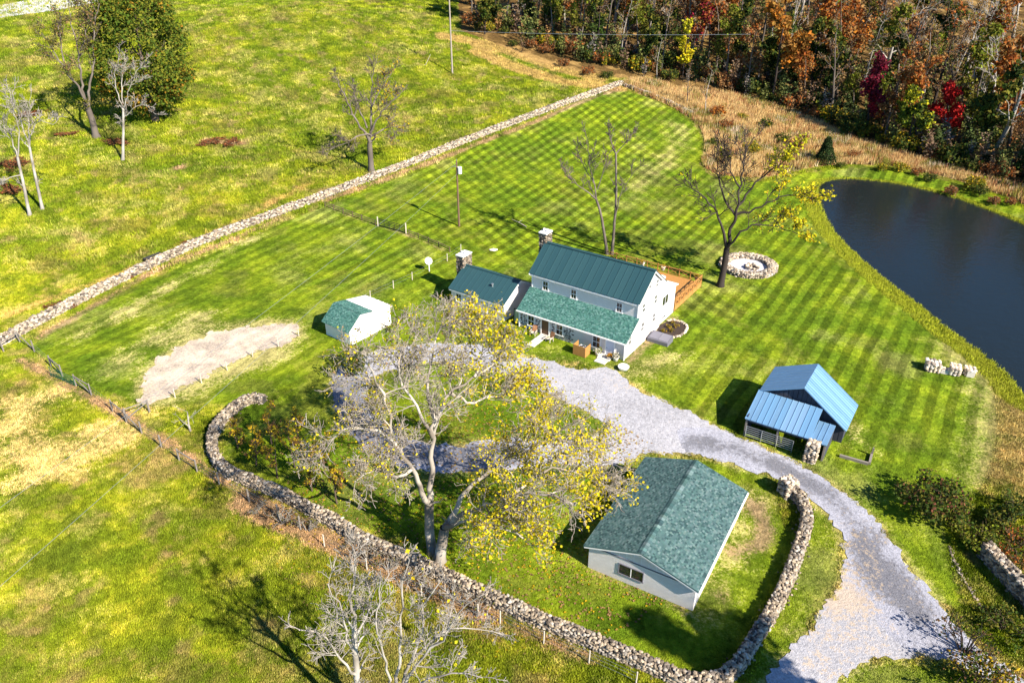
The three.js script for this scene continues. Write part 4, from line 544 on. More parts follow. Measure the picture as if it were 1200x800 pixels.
function slab(F, len, run, t0, t1) { const q = [F(0, 0, t0), F(len, 0, t0), F(len, run, t0), F(0, run, t0), F(0, 0, t1), F(len, 0, t1), F(len, run, t1), F(0, run, t1)]; const f = [[4, 5, 6, 7], [0, 3, 2, 1], [0, 1, 5, 4], [1, 2, 6, 5], [2, 3, 7, 6], [3, 0, 4, 7]]; const pos = [], uv = []; for (const k of f) for (const i of [0, 1, 2, 0, 2, 3]) { const p = q[k[i]]; pos.push(p.x, p.y, p.z); uv.push(p.x / 2, (p.z + p.y) / 2); } const g = new THREE.BufferGeometry(); g.setAttribute('position', new THREE.Float32BufferAttribute(pos, 3)); g.setAttribute('uv', new THREE.Float32BufferAttribute(uv, 2)); g.computeVertexNormals(); return g; }
function panelRoof(parent, name, F, len, run, n, mat, seamMat, r, tones) { // standing seam or ribbed sheets: each sheet is a piece with a raised edge
  const roof = part(name, slab(F, len, run, -0.10, -0.012), seamMat, parent); const w = len / n;
  for (let k = 0; k < n; k++) { const g = merge([slab((a, b, h) => F(a + k * w + 0.012, b, h), w - 0.024, run, -0.01, 0.006 + 0.006 * r()), slab((a, b, h) => F(a + k * w - 0.02, b, h), 0.045, run, 0.0, 0.055)]); part('roof_panel', g, tones ? tones[Math.floor(r() * tones.length)] : mat, roof); }
  return roof; }
function windowOn(parent, x, y, z, w, h, face, opt = {}) { // face: 'z' front, 'x' right side, '-x', '-z'
  const g = new THREE.Group(); g.name = 'window'; g.position.set(x, y, z); g.rotation.y = { z: 0, x: Math.PI / 2, '-x': -Math.PI / 2, '-z': Math.PI }[face]; parent.add(g);
  const t = opt.t || 0.11, fd = opt.fd || 0.10; part('frame', merge([bx(w + 2 * t, t, fd, 0, h / 2 + t / 2, 0.02), bx(w + 2 * t + (opt.fd ? 0 : 0.1), t, fd + 0.02, 0, -h / 2 - t / 2, 0.025), bx(t, h, fd, -w / 2 - t / 2, 0, 0.02), bx(t, h, fd, w / 2 + t / 2, 0, 0.02)]), opt.mat || M.trim, g);
  part('pane', bx(w, h, 0.02, 0, 0, 0.012), M.glass, g);
  part('glazing_bar', merge(opt.side ? [bx(0.05, h, 0.05, 0, 0, 0.03)] : [bx(w, 0.06, 0.05, 0, 0, 0.03), bx(0.03, h, 0.04, 0, 0, 0.026)]), M.trim, g); return g; }
function doorOn(parent, x, y, z, w, h, mat) { const g = new THREE.Group(); g.name = 'door'; g.position.set(x, y, z); parent.add(g); part('leaf', merge([bx(w, h, 0.06, 0, h / 2, 0.02), bx(w * 0.7, h * 0.32, 0.02, 0, h * 0.26, 0.055), bx(w * 0.7, h * 0.32, 0.02, 0, h * 0.68, 0.055)]), mat, g); part('frame', merge([bx(0.12, h + 0.12, 0.12, -w / 2 - 0.06, h / 2 + 0.06, 0.03), bx(0.12, h + 0.12, 0.12, w / 2 + 0.06, h / 2 + 0.06, 0.03), bx(w, 0.12, 0.12, 0, h + 0.06, 0.03)]), M.trim, g); part('handle', new THREE.SphereGeometry(0.045, 8, 6).translate(-w * 0.38, h * 0.48, 0.09), M.black, g); return g; }
function chimneyOn(parent, x, z, w, d, h, r) { const c = part('chimney', bx(w - 0.12, h, d - 0.12, x, h / 2, z), M.core, parent); const l = []; for (const [ax, L, off, rot] of [['x', w, d / 2, 0], ['x', w, -d / 2, 0], ['z', d, w / 2, 1], ['z', d, -w / 2, 1]]) for (let y = 0.1; y < h; y += 0.2) for (let s = -L / 2 + 0.1 * r(); s < L / 2 - 0.05; s += 0.22 + 0.22 * r()) { const t = stoneTone(r, 0.10, 0.34); rot ? l.push([x + off - Math.sign(off) * 0.05, y, z + s, 0.16, 0.17, 0.30, 0, t]) : l.push([x + s, y, z + off - Math.sign(off) * 0.05, 0.30, 0.17, 0.16, 0, t]); } const s = part('stone', stonePile(r, l), M.stone, c); s.userData.kind = 'stuff'; part('chimney_cap', merge([bx(w + 0.14, 0.14, d + 0.14, x, h + 0.07, z), new THREE.CylinderGeometry(0.14, 0.14, 0.3, 10).translate(x - 0.2, h + 0.28, z), new THREE.CylinderGeometry(0.14, 0.14, 0.3, 10).translate(x + 0.25, h + 0.28, z)]), M.white, c); }
const TEAL = [[0.055, 0.150, 0.132], [0.075, 0.185, 0.165], [0.115, 0.235, 0.215], [0.035, 0.105, 0.096], [0.065, 0.165, 0.142]];
const TEALG = [[0.062, 0.118, 0.122], [0.080, 0.144, 0.148], [0.038, 0.078, 0.084], [0.070, 0.130, 0.134], [0.115, 0.180, 0.182]];
function gableWalls(parent, name, w0, w1, eave, ridgeZ, ridge, x0, x1, mat) { return part(name, uvBox(prism([[w0, 0], [w1, 0], [w1, eave], [ridgeZ, ridge], [w0, eave]], x0, x1)), mat, parent); }

const HB = [9.73, 0, -81.49], HR = -0.6;
{ // ----- farmhouse -----
  const h = thing('farmhouse', 'white two storey farmhouse with dark teal metal roof and a shingled front roof', 'house', HB, HR), r = rng(71);
  gableWalls(h, 'wall', -3.15, 3.15, 5.62, 0, 8.36, -6.75, 6.75, M.siding);
  part('front_wall', uvBox(prism([[3.15, 0], [5.72, 0], [5.72, 2.18], [3.15, 3.98]], -6.75, 6.75)), M.siding, h);
  part('rear_wing', uvBox(prism([[-7.6, 0], [-3.15, 0], [-3.15, 4.6], [-7.6, 3.7]], 1.6, 6.5)), M.siding, h);
  part('rear_roof', prism([[-7.85, 3.67], [-3.16, 4.62], [-3.16, 4.74], [-7.85, 3.79]], 1.4, 6.72), M.trim, h);
  const run = Math.hypot(3.5, 2.72), up = V(0, 2.72, -3.5).normalize(), Fz = slopeFrame(V(-7.04, 5.9, 3.5), V(1, 0, 0), up);
  panelRoof(h, 'roof', Fz, 14.08, run, 18, M.metal, M.seam, r, [M.metal, std({ color: lin(0.034, 0.096, 0.112), roughness: 0.45, metalness: 0.25 })]);
  const Fb = slopeFrame(V(-7.04, 5.9, -3.5), V(1, 0, 0), V(0, 2.72, 3.5).normalize()); panelRoof(h, 'rear_slope', Fb, 14.08, run, 18, M.metal, M.seam, r);
  part('ridge_cap', prism([[-0.22, 8.56], [0, 8.68], [0.22, 8.56], [0.22, 8.60], [0, 8.73], [-0.22, 8.60]], -7.06, 7.06), M.seam, h);
  for (const s of [-1, 1]) { part('barge_board', merge([bar(V(s * 6.98, 5.72, 3.5), V(s * 6.98, 8.46, 0), 0.09, 0.24), bar(V(s * 6.98, 5.72, -3.5), V(s * 6.98, 8.46, 0), 0.09, 0.24)]), M.trim, h); }
  part('fascia', bx(14.0, 0.18, 0.06, 0, 5.72, 3.44), M.trim, h);
  // front roof of shingles
  const Fp = slopeFrame(V(-7.04, 2.24, 6.02), V(1, 0, 0), V(0, 1.86, -2.88).normalize()), pr = part('front_roof', slab(Fp, 14.08, 3.42, -0.09, 0), M.deckRoof, h); const sg = part('shingle', shingles(r, Fp, 14.08, 3.42, TEAL), M.shingle, pr); sg.userData.kind = 'stuff';
  part('gutter', bx(14.1, 0.13, 0.12, 0, 2.17, 6.09), M.trim, h);
  part('porch_trim', bar(V(6.98, 2.16, 6.0), V(6.98, 3.94, 3.2), 0.09, 0.18), M.trim, h);
  for (const x of [-6.78, 6.78]) part('corner_board', merge([bx(0.1, 5.6, 0.1, x, 2.8, 3.17), bx(0.1, 2.1, 0.1, x, 1.08, 5.74)]), M.trim, h);
  // stone faced stretch of the front
  const st = part('stone_facing', stonePile(r, stoneFace(r, -6.6, 0.3, 0, 2.1, 5.73, 0.34, 0.09, 0.30, (x, y) => (Math.abs(x + 5.15) < 0.62 && y > 0.6) || Math.abs(x + 3.25) < 0.72 || (Math.abs(x + 1.35) < 0.62 && y > 0.6))), M.stone, h); st.userData.kind = 'stuff';
  windowOn(h, -5.15, 1.28, 5.80, 0.78, 1.25, 'z'); windowOn(h, -1.35, 1.28, 5.80, 0.78, 1.25, 'z'); windowOn(h, 3.35, 1.25, 5.74, 0.85, 1.35, 'z');
  doorOn(h, -3.25, 0.02, 5.76, 0.95, 2.0, M.brownDoor); doorOn(h, 5.05, 0.02, 5.74, 0.95, 2.02, M.door);
  for (const x of [-4.95, -1.2, 4.55]) windowOn(h, x, 4.72, 3.16, 0.62, 1.05, 'z');
  windowOn(h, 6.78, 7.05, 0.6, 0.55, 0.8, 'x', { t: 0.05, fd: 0.04 }); windowOn(h, 6.78, 6.5, -1.3, 0.55, 0.8, 'x', { t: 0.05, fd: 0.04 });
  for (const [y, z] of [[4.7, 1.7], [4.5, -1.3], [2.0, 4.6], [2.3, 1.6], [2.2, -1.3]]) windowOn(h, 6.76, y, z, 0.60, 1.0, 'x', { t: 0.05, fd: 0.04 });
  windowOn(h, 6.51, 2.9, -4.7, 1.5, 1.15, 'x', { side: 1, fd: 0.05 }); windowOn(h, 6.51, 0.7, -4.7, 0.8, 0.4, 'x', { side: 1, t: 0.06 });
  for (const x of [-6.9, 6.9]) part('downpipe', merge([bx(0.09, 2.1, 0.09, x * 0.985, 1.05, 5.82), bx(0.09, 0.09, 0.3, x * 0.985, 2.1, 5.95)]), M.trim, h);
  chimneyOn(h, -7.25, -0.3, 0.95, 1.25, 9.6, r);
}
const toH = (x, y, z, b = HB, t = HR) => { const c = Math.cos(t), s = Math.sin(t); return [b[0] + x * c + z * s, y, b[2] - x * s + z * c]; };
{ // ----- cottage wing -----
  const WB = [-2.35, 0, -86.6], w = thing('cottage', 'low white cottage with dark teal metal roof and a stone chimney, next to the farmhouse', 'house', WB, HR), r = rng(73);
  gableWalls(w, 'wall', -3.2, 3.2, 2.14, 0, 3.88, -3.9, 3.92, M.siding);
  const run = Math.hypot(3.5, 1.86); panelRoof(w, 'roof', slopeFrame(V(-4.1, 2.28, 3.5), V(1, 0, 0), V(0, 1.86, -3.5).normalize()), 8.18, run, 11, M.metal, M.seam, r); panelRoof(w, 'rear_slope', slopeFrame(V(-4.1, 2.28, -3.5), V(1, 0, 0), V(0, 1.86, 3.5).normalize()), 8.18, run, 11, M.metal, M.seam, r);
  part('ridge_cap', prism([[-0.2, 4.10], [0, 4.19], [0.2, 4.10], [0.2, 4.14], [0, 4.24], [-0.2, 4.14]], -4.12, 4.1), M.seam, w);
  part('barge_board', merge([bar(V(4.04, 2.14, 3.48), V(4.04, 4.0, 0), 0.09, 0.22), bar(V(4.04, 2.14, -3.48), V(4.04, 4.0, 0), 0.09, 0.22)]), M.trim, w); part('fascia', bx(8.1, 0.16, 0.06, 0, 2.12, 3.44), M.trim, w);
  for (const x of [-2.75, -0.95]) windowOn(w, x, 1.25, 3.21, 0.72, 1.0, 'z'); doorOn(w, 0.85, 0.02, 3.21, 0.95, 1.98, M.door); windowOn(w, 2.75, 1.5, 3.21, 0.6, 0.6, 'z');
  part('wall_lamp', merge([bx(0.12, 0.22, 0.12, 0.05, 1.75, 3.3), bx(0.06, 0.06, 0.1, 0.05, 1.9, 3.25)]), M.black, w);
  part('roof_vent', merge([new THREE.CylinderGeometry(0.09, 0.09, 0.5, 10).translate(1.2, 3.3, 1.7), new THREE.CylinderGeometry(0.16, 0.16, 0.08, 10).translate(1.2, 3.58, 1.7)]), M.steel, w);
  chimneyOn(w, -4.45, -0.2, 1.05, 1.7, 5.3, r);
  // short link between the two houses
  part('link_wall', uvBox(bx(1.75, 2.1, 1.6, 4.85, 1.05, -1.9)), M.siding, w);
}
{ const r = rng(75); // ----- garage -----
  const g = thing('garage', 'long low white garage with a pale teal shingle roof and a dark sliding window', 'garage', [12.1, 0, -45.83], -0.529);
  // ridge runs front to back here: build along x, then turn
  const turnZ = (geo) => geo.rotateY(-Math.PI / 2);
  const wallG = prism([[-4.1, 0], [4.1, 0], [4.1, 2.3], [0, 3.62], [-4.1, 2.3]], -5.62, 5.62); part('wall', turnZ(uvBox(wallG)), M.siding, g);
  const run = Math.hypot(4.39, 1.42);
  for (const s of [1, -1]) { const F = slopeFrame(V(s * 4.4, 2.42, -6.02), V(0, 0, 1), V(-s * 4.39, 1.42, 0).normalize()); const rf = part(s > 0 ? 'roof' : 'left_slope', slab(F, 12.04, run, -0.1, 0), M.deckRoof, g); const sh = part('shingle', shingles(r, F, 12.04, run, TEALG, 0.19, 0.14), M.shingle, rf); sh.userData.kind = 'stuff'; }
  part('ridge_cap', (() => { const l = []; for (let z = -6; z < 5.9; z += 0.3) { const c = jit(TEALG[Math.floor(r() * 5)], r); l.push(tint(bx(0.26, 0.012, 0.29, 0, 0, z + 0.15).rotateZ(0.31).translate(-0.12, 3.855, 0), c)); l.push(tint(bx(0.26, 0.012, 0.29, 0, 0, z + 0.15).rotateZ(-0.31).translate(0.12, 3.85, 0), c)); } return merge(l); })(), M.shingle, g);
  part('barge_board', merge([bar(V(4.36, 2.30, 5.98), V(0, 3.74, 5.98), 0.06, 0.2), bar(V(-4.36, 2.30, 5.98), V(0, 3.74, 5.98), 0.06, 0.2), bar(V(4.36, 2.30, -5.98), V(0, 3.74, -5.98), 0.06, 0.2), bar(V(-4.36, 2.30, -5.98), V(0, 3.74, -5.98), 0.06, 0.2)]), M.trim, g);
  part('band', bx(8.24, 0.07, 0.05, 0, 2.3, 5.645), M.slate, g);
  for (let k = 0; k < 15; k++) { const x = -4.0 + k * 0.57, top = 3.55 - Math.abs(x) * 0.322; if (top > 2.42) part('gable_board', bx(0.03, top - 2.4, 0.03, x, (top + 2.4) / 2, 5.635), M.trim, g); }
  windowOn(g, -0.7, 1.25, 5.63, 1.85, 0.9, 'z', { side: 1, t: 0.05, mat: M.slate });
  part('gutter', bx(0.12, 0.13, 12, 4.44, 2.3, 0), M.trim, g);
  windowOn(g, 4.11, 1.3, 2.4, 0.9, 0.8, 'x', { side: 1, t: 0.08 }); windowOn(g, 4.11, 1.3, -2.4, 0.9, 0.8, 'x', { side: 1, t: 0.08 });
}
{ const r = rng(77); // ----- blue roofed barn -----
  const b = thing('barn', 'small dark barn with blue metal roofs and a lean-to beside the drive', 'barn', [28.02, 0, -62.37], -0.569);
  // x right, z front: ridge along z from -2.43 to 2.43; right eave x=4.34 y=1.58, left eave x=-3.88 y=3.11, ridge y=4.77
  const wall = new THREE.ExtrudeGeometry(new THREE.Shape([[-3.7, 0], [4.1, 0], [4.1, 1.55], [0, 4.6], [-3.7, 3.0]].map((p) => new THREE.Vector2(...p))), { depth: 4.3, bevelEnabled: false }).translate(0, 0, -2.2); part('wall', wall, M.barnWood, b);
  for (let k = 0; k < 19; k++) { const x = -3.62 + k * 0.42, top = x < 0 ? 3.0 + (x + 3.7) * 0.432 : 4.6 - x * 0.744; part('wall_board', bx(0.36, top - 0.06, 0.04, x, (top - 0.06) / 2, 2.125), M.barnWood, b); }
  const rr = Math.hypot(4.34, 3.19), Fr = slopeFrame(V(4.34, 1.60, -2.43), V(0, 0, 1), V(-4.34, 3.19, 0).normalize());
  // right slope: broad ribbed sheets with ribs running down the slope
  panelRoof(b, 'roof', Fr, 4.86, rr, 12, M.tin, M.tin, r, [M.tin, std({ color: lin(0.22, 0.40, 0.62), roughness: 0.38, metalness: 0.35 })]);
  const rl = Math.hypot(3.88, 1.66), Fl = slopeFrame(V(-3.88, 3.13, -2.43), V(0, 0, 1), V(3.88, 1.66, 0).normalize()); panelRoof(b, 'left_slope', Fl, 4.86, rl, 8, M.tin, M.tin, r);
  // lean-to
  const run2 = Math.hypot(3.6, 1.17), F2 = slopeFrame(V(-3.95, 1.96, 5.94), V(1, 0, 0), V(0, 1.17, -3.6).normalize()); panelRoof(b, 'lean_to_roof', F2, 5.9, run2, 11, M.tin, M.tin, r, [M.tin, std({ color: lin(0.17, 0.35, 0.57), roughness: 0.42, metalness: 0.35 }), std({ color: lin(0.22, 0.39, 0.60), roughness: 0.42, metalness: 0.35 })]);
  const F3 = slopeFrame(V(1.95, 1.84, 5.9), V(1, 0, 0), V(0, 0.26, -3.1).normalize()); panelRoof(b, 'side_roof', F3, 1.45, 3.1, 3, M.tin, M.tin, r);
  for (const x of [-3.8, -0.9, 1.8, 3.25]) part('post', bx(0.16, 1.8, 0.16, x, 0.9, 5.75), M.oldWood, b);
  part('beam', bx(7.2, 0.18, 0.12, -0.3, 1.74, 5.75), M.barnWood, b); part('end_wall', bx(0.06, 1.75, 3.3, 3.3, 0.88, 4.1), M.barnWood, b); part('end_wall', bx(0.06, 2.2, 3.4, -3.78, 1.1, 4.0), M.barnWood, b);
  const gp1 = toH(-1.5, 0, 6.05, [28.02, 0, -62.37], -0.569), gt = thing('farm_gate', 'long silver tube gate leaning along the front of the barn lean-to', 'gate', gp1, -0.569);
  for (let k = 0; k < 6; k++) part('bar', rod(V(-2.15, 0.25 + k * 0.21, 0), V(2.15, 0.25 + k * 0.21, 0), 0.028), M.steel, gt); for (const x of [-2.15, -0.7, 0.7, 2.15]) part('upright', rod(V(x, 0.0, 0.03), V(x, 1.34, 0.03), 0.03), M.steel, gt);
  const pb = toH(2.35, 0, 6.25, [28.02, 0, -62.37], -0.569), sp = thing('stone_pillar', 'squared rubble stone pillar at the corner of the barn', 'pillar', pb, -0.569); part('core', bx(0.85, 1.9, 0.95, 0, 0.95, 0), M.core, sp); const l = []; for (let y = 0.1; y < 1.95; y += 0.2) for (const [nx, nz] of [[0, 1], [1, 0], [0, -1], [-1, 0]]) for (let s = -0.4; s < 0.45; s += 0.26 + 0.1 * r()) l.push([nx * 0.45 + (nx ? 0 : s), y, nz * 0.5 + (nx ? s : 0), nx ? 0.2 : 0.3, 0.19, nx ? 0.3 : 0.2, 0, stoneTone(r, 0.25, 0.6)]); for (let k = 0; k < 9; k++) l.push([(k % 3 - 1) * 0.3, 1.93, (Math.floor(k / 3) - 1) * 0.33, 0.33, 0.16, 0.36, r(), stoneTone(r, 0.4, 0.7)]); part('stone', stonePile(r, l), M.stone, sp).userData.kind = 'stuff';
  // squared timber frame lying in the grass
  const fb = gp(1010, 538), fr = thing('timber_frame', 'low weathered timber corner frame in the grass beside the barn', 'timber', [fb.x, 0, fb.z], -0.5); part('timber', bx(2.4, 0.28, 0.2, -0.6, 0.14, 0.6), M.oldWood, fr); part('timber', bx(0.2, 0.28, 1.6, 0.7, 0.14, -0.3), M.oldWood, fr); part('post', bx(0.14, 0.9, 0.14, 0.72, 0.45, -0.95), M.oldWood, fr);
}
{ const r = rng(79); // ----- white shed -----
  const F = gp(411, 405), Rr = gp(458.5, 380), Lf = gp(380, 392); const ax = V(Rr.x - F.x, 0, Rr.z - F.z), wid = ax.length(), th = Math.atan2(-ax.z, ax.x); // local x along the bright end wall, z towards the camera side
  const s = thing('shed', 'small white shed with teal shingles on one slope and pale sheeting on the other', 'shed', [F.x, Hn(F.x, F.z), F.z], th); const dep = 4.1;
  // profile across x, extruded back along -z
  const pk = 0.27 * wid, mid = 0.55 * wid; const prof = [[0, 0], [wid, 0], [wid, 2.35], [pk, 3.28], [0, 1.95]];
  part('wall', new THREE.ExtrudeGeometry(new THREE.Shape(prof.map((p) => new THREE.Vector2(...p))), { depth: dep, bevelEnabled: false }).translate(0, 0, -dep), M.white, s);
  const run = Math.hypot(pk + 0.3, 1.33 * (1 + 0.3 / pk)), F1 = slopeFrame(V(-0.3, 1.95 - 1.33 * 0.3 / pk + 0.03, 0.2), V(0, 0, -1), V(pk, 1.33, 0).normalize()), rf = part('roof', slab(F1, dep + 0.4, run, -0.02, 0.06), M.deckRoof, s); part('shingle', shingles(r, (a, b, h) => F1(a, b, h + 0.062), dep + 0.4, run, TEAL, 0.18, 0.14), M.shingle, rf).userData.kind = 'stuff';
  const sl = (3.28 - 2.35) / (wid - pk), F2 = slopeFrame(V(mid, 3.28 - sl * (mid - pk) + 0.03, 0.2), V(0, 0, -1), V(-1, sl, 0).normalize()), run2 = (mid - pk) * Math.hypot(1, sl), rf2 = part('rear_slope', slab(F2, dep + 0.4, run2, -0.02, 0.06), M.deckRoof, s); part('shingle', shingles(r, (a, b, h) => F2(a, b, h + 0.062), dep + 0.4, run2, TEAL, 0.18, 0.14), M.shingle, rf2).userData.kind = 'stuff';
  const F3 = slopeFrame(V(wid + 0.2, 2.35 - sl * 0.2 + 0.03, 0.2), V(0, 0, -1), V(-1, sl, 0).normalize()), run3 = (wid + 0.2 - mid) * Math.hypot(1, sl); panelRoof(s, 'sheet_roof', (a, b, h) => F3(a, b, h + 0.08), dep + 0.4, run3, 6, M.white, M.white, r);
  windowOn(s, 1.35, 1.55, 0.0, 0.35, 0.4, 'z', { side: 1, t: 0.05 }); part('door', merge([bx(0.9, 1.75, 0.05, 2.6, 0.9, 0.02), bx(0.06, 1.8, 0.07, 2.12, 0.92, 0.02), bx(0.06, 1.8, 0.07, 3.08, 0.92, 0.02)]), M.trim, s);
}
{ // ----- deck behind the farmhouse -----
  const d = thing('wooden_deck', 'orange timber deck with cross braced railings behind the farmhouse', 'deck', toH(0, 0, 0), HR);
  const x0 = -0.6, x1 = 6.5, z0 = -16.0, z1 = -7.9, y = 0.62; for (let z = z0 + 0.08; z < z1; z += 0.165) part('board', bx(x1 - x0, 0.04, 0.15, (x0 + x1) / 2, y, z), M.wood, d);
  part('skirt', merge([bx(x1 - x0, 0.5, 0.06, (x0 + x1) / 2, 0.33, z0), bx(0.06, 0.5, z1 - z0, x1, 0.33, (z0 + z1) / 2)]), M.wood, d);
  const rail = (ax, az, bx_, bz, n) => { for (let k = 0; k < n; k++) { const p = V(lerp(ax, bx_, k / n), 0, lerp(az, bz, k / n)), q = V(lerp(ax, bx_, (k + 1) / n), 0, lerp(az, bz, (k + 1) / n)); part('post', bx(0.11, 1.75, 0.11, p.x, 0.87, p.z), M.wood, d); part('rail', bar(V(p.x, 1.62, p.z), V(q.x, 1.62, q.z), 0.11, 0.07), M.wood, d); part('rail', bar(V(p.x, 0.8, p.z), V(q.x, 0.8, q.z), 0.07, 0.06), M.wood, d); part('brace', merge([bar(V(p.x, 0.82, p.z), V(q.x, 1.6, q.z), 0.05, 0.06), bar(V(p.x, 1.6, p.z), V(q.x, 0.82, q.z), 0.05, 0.06)]), M.wood, d); } };
  rail(x1, z1, x1, z0, 6); rail(x1, z0, -7.2, z0, 9);
  const pots = [[753, 309], [777, 314], [817, 326]]; pots.forEach((q, k) => { const v = gpFlat(q[0], q[1], 0.9), p = [v[0], 0.64, v[1]], g = thing('planter', ['white pot of yellow flowers on the deck near the tree', 'white pot of yellow flowers in the middle of the deck', 'yellow flower pot at the outer deck corner'][k], 'planter', p); part('pot', new THREE.LatheGeometry([[0, 0], [0.22, 0], [0.32, 0.45], [0.36, 0.5], [0.3, 0.5], [0.27, 0.4]].map((q) => new THREE.Vector2(...q)), 14), k < 2 ? M.white : M.oldWood, g); const [t, l] = leafBall(rng(600 + k), 160, 0.32, 0.35, 0.32, 0.12, [LC.yellow, LC.gold, LC.lime], 5); part('flowers', l.translate(0, 0.45, 0), leafMat, g); });
  const tp = toH(2.2, 0.64, -13.2), tb = thing('patio_table', 'small white table on the orange deck', 'table', tp, 0.3); part('table_top', new THREE.CylinderGeometry(0.6, 0.6, 0.05, 20).translate(0, 0.72, 0), M.white, tb); part('stem', rod(V(0, 0, 0), V(0, 0.7, 0), 0.05), M.white, tb); part('foot', new THREE.CylinderGeometry(0.3, 0.34, 0.05, 16).translate(0, 0.03, 0), M.white, tb);
}
{ // ----- things along the house front -----
  const H1 = (x, z, y = 0) => toH(x, y, z);
  const wk = thing('stone_walkway', 'pale stone walkway leading from the brown door to the drive', 'path', H1(-3.25, 7.2, 0.03), HR); for (let k = 0; k < 5; k++) part('slab', new RoundedBoxGeometry(1.0, 0.08, 0.62, 1, 0.02).translate(0.02 * (k % 2), 0.04, -1.25 + k * 0.66), M.concrete, wk);
  const chair = (x, z, t, label) => { const g = thing('garden_chair', label, 'chair', H1(x, z, 0.02), HR + t, 'garden chairs by the brown door'); part('seat', bx(0.55, 0.05, 0.5, 0, 0.36, 0.05), M.paleWood, g); part('backrest', (() => { const l = []; for (let k = -2; k <= 2; k++) l.push(bx(0.09, 0.75, 0.03, k * 0.11, 0.72, -0.28)); const q = merge(l); q.rotateX(-0.25); return q; })(), std({ color: lin(0.36, 0.17, 0.08), roughness: 0.8 }), g); for (const s of [-1, 1]) { part('armrest', bx(0.1, 0.04, 0.62, s * 0.34, 0.56, 0.02), M.paleWood, g); part('leg', bx(0.07, 0.55, 0.07, s * 0.31, 0.28, 0.28), M.paleWood, g); part('leg', bx(0.07, 0.4, 0.07, s * 0.31, 0.2, -0.25), M.paleWood, g); } };
  chair(-4.35, 6.55, 0.2, 'wooden garden chair standing left of the brown farmhouse door'); chair(-2.05, 6.75, -0.2, 'wooden garden chair standing right of the brown farmhouse door');
  const en = thing('wood_screen', 'bright orange timber screen around the cooling unit at the house front', 'screen', H1(2.3, 7.1), HR); for (const [w, x, z, ry] of [[1.5, 0, 0.55, 0], [1.15, -0.75, 0, Math.PI / 2], [1.15, 0.75, 0, Math.PI / 2]]) { const n = Math.round(w / 0.16); for (let k = 0; k < n; k++) { const o = -w / 2 + (k + 0.5) * w / n; part('board', bx(w / n - 0.015, 1.25, 0.04, 0, 0, 0).rotateY(ry).translate(x + (ry ? 0 : o), 0.65, z + (ry ? o : 0)), M.wood, en); } }
  const ac = thing('cooling_unit', 'grey boxed cooling unit with a round fan inside the timber screen', 'air conditioner', H1(2.3, 6.95), HR); part('casing', new RoundedBoxGeometry(0.85, 0.9, 0.75, 2, 0.06).translate(0, 0.45, 0), M.white, ac); part('fan_guard', merge([new THREE.TorusGeometry(0.28, 0.03, 6, 24).rotateX(Math.PI / 2).translate(0, 0.92, 0), new THREE.TorusGeometry(0.16, 0.02, 6, 20).rotateX(Math.PI / 2).translate(0, 0.92, 0)]), M.steel, ac); part('fan', new THREE.CylinderGeometry(0.26, 0.26, 0.02, 20).translate(0, 0.912, 0), M.black, ac);
  const sg = thing('garden_arch', 'tall dark framed trellis panel in the gap between cottage and farmhouse', 'trellis', H1(-7.35, 5.4), HR); part('frame', merge([bx(0.1, 1.9, 0.08, -0.42, 0.95, 0), bx(0.1, 1.9, 0.08, 0.42, 0.95, 0), bx(0.94, 0.1, 0.08, 0, 1.9, 0), bx(0.94, 0.1, 0.08, 0, 0.12, 0)]), M.barnWood, sg); part('panel', bx(0.74, 1.65, 0.03, 0, 1.0, 0), std({ color: lin(0.40, 0.48, 0.30), roughness: 0.7 }), sg); for (let k = 0; k < 3; k++) part('slat', bx(0.03, 1.65, 0.05, -0.22 + k * 0.22, 1.0, 0), M.barnWood, sg);
  const stp = thing('door_step', 'pale concrete step slab in front of the white farmhouse door', 'step', H1(4.85, 6.75, 0.02), HR); part('tread', new RoundedBoxGeometry(1.5, 0.16, 1.1, 1, 0.03).translate(0, 0.08, -0.35), M.concrete, stp); part('tread', new RoundedBoxGeometry(1.3, 0.10, 0.8, 1, 0.03).translate(0, 0.05, 0.6), M.concrete, stp);
  const bt = thing('tub_planter', 'large white tub at the front corner of the farmhouse', 'planter', H1(7.6, 7.4)); part('tub', new THREE.LatheGeometry([[0, 0.02], [0.45, 0.02], [0.62, 0.42], [0.58, 0.46], [0.5, 0.36], [0, 0.34]].map((q) => new THREE.Vector2(...q)), 20), M.white, bt); part('soil', new THREE.CylinderGeometry(0.5, 0.5, 0.02, 18).translate(0, 0.37, 0), M.white, bt);
  const pot = (x, z, s, cols, label) => { const g = thing('flower_pot', label, 'planter', H1(x, z, 0.02)); part('pot', new THREE.LatheGeometry([[0, 0], [0.2, 0], [0.3, 0.4], [0.25, 0.4]].map((q) => new THREE.Vector2(q[0] * s, q[1] * s)), 14), M.concrete, g); const [t, l] = leafBall(rng(Math.round(x * 77 + 500)), 180, 0.36 * s, 0.4 * s, 0.36 * s, 0.13, cols, 4); part('flowers', l.translate(0, 0.35 * s, 0), leafMat, g); };
  pot(3.9, 6.35, 1.1, [[0.7, 0.68, 0.6], LC.lime], 'pot of white flowers left of the white farmhouse door'); pot(5.4, 6.5, 1.0, [LC.orange, LC.gold], 'pot of orange mums on the step by the white door'); pot(6.05, 6.25, 1.2, [[0.62, 0.6, 0.5], LC.olive], 'pot of pale grasses right of the white farmhouse door');
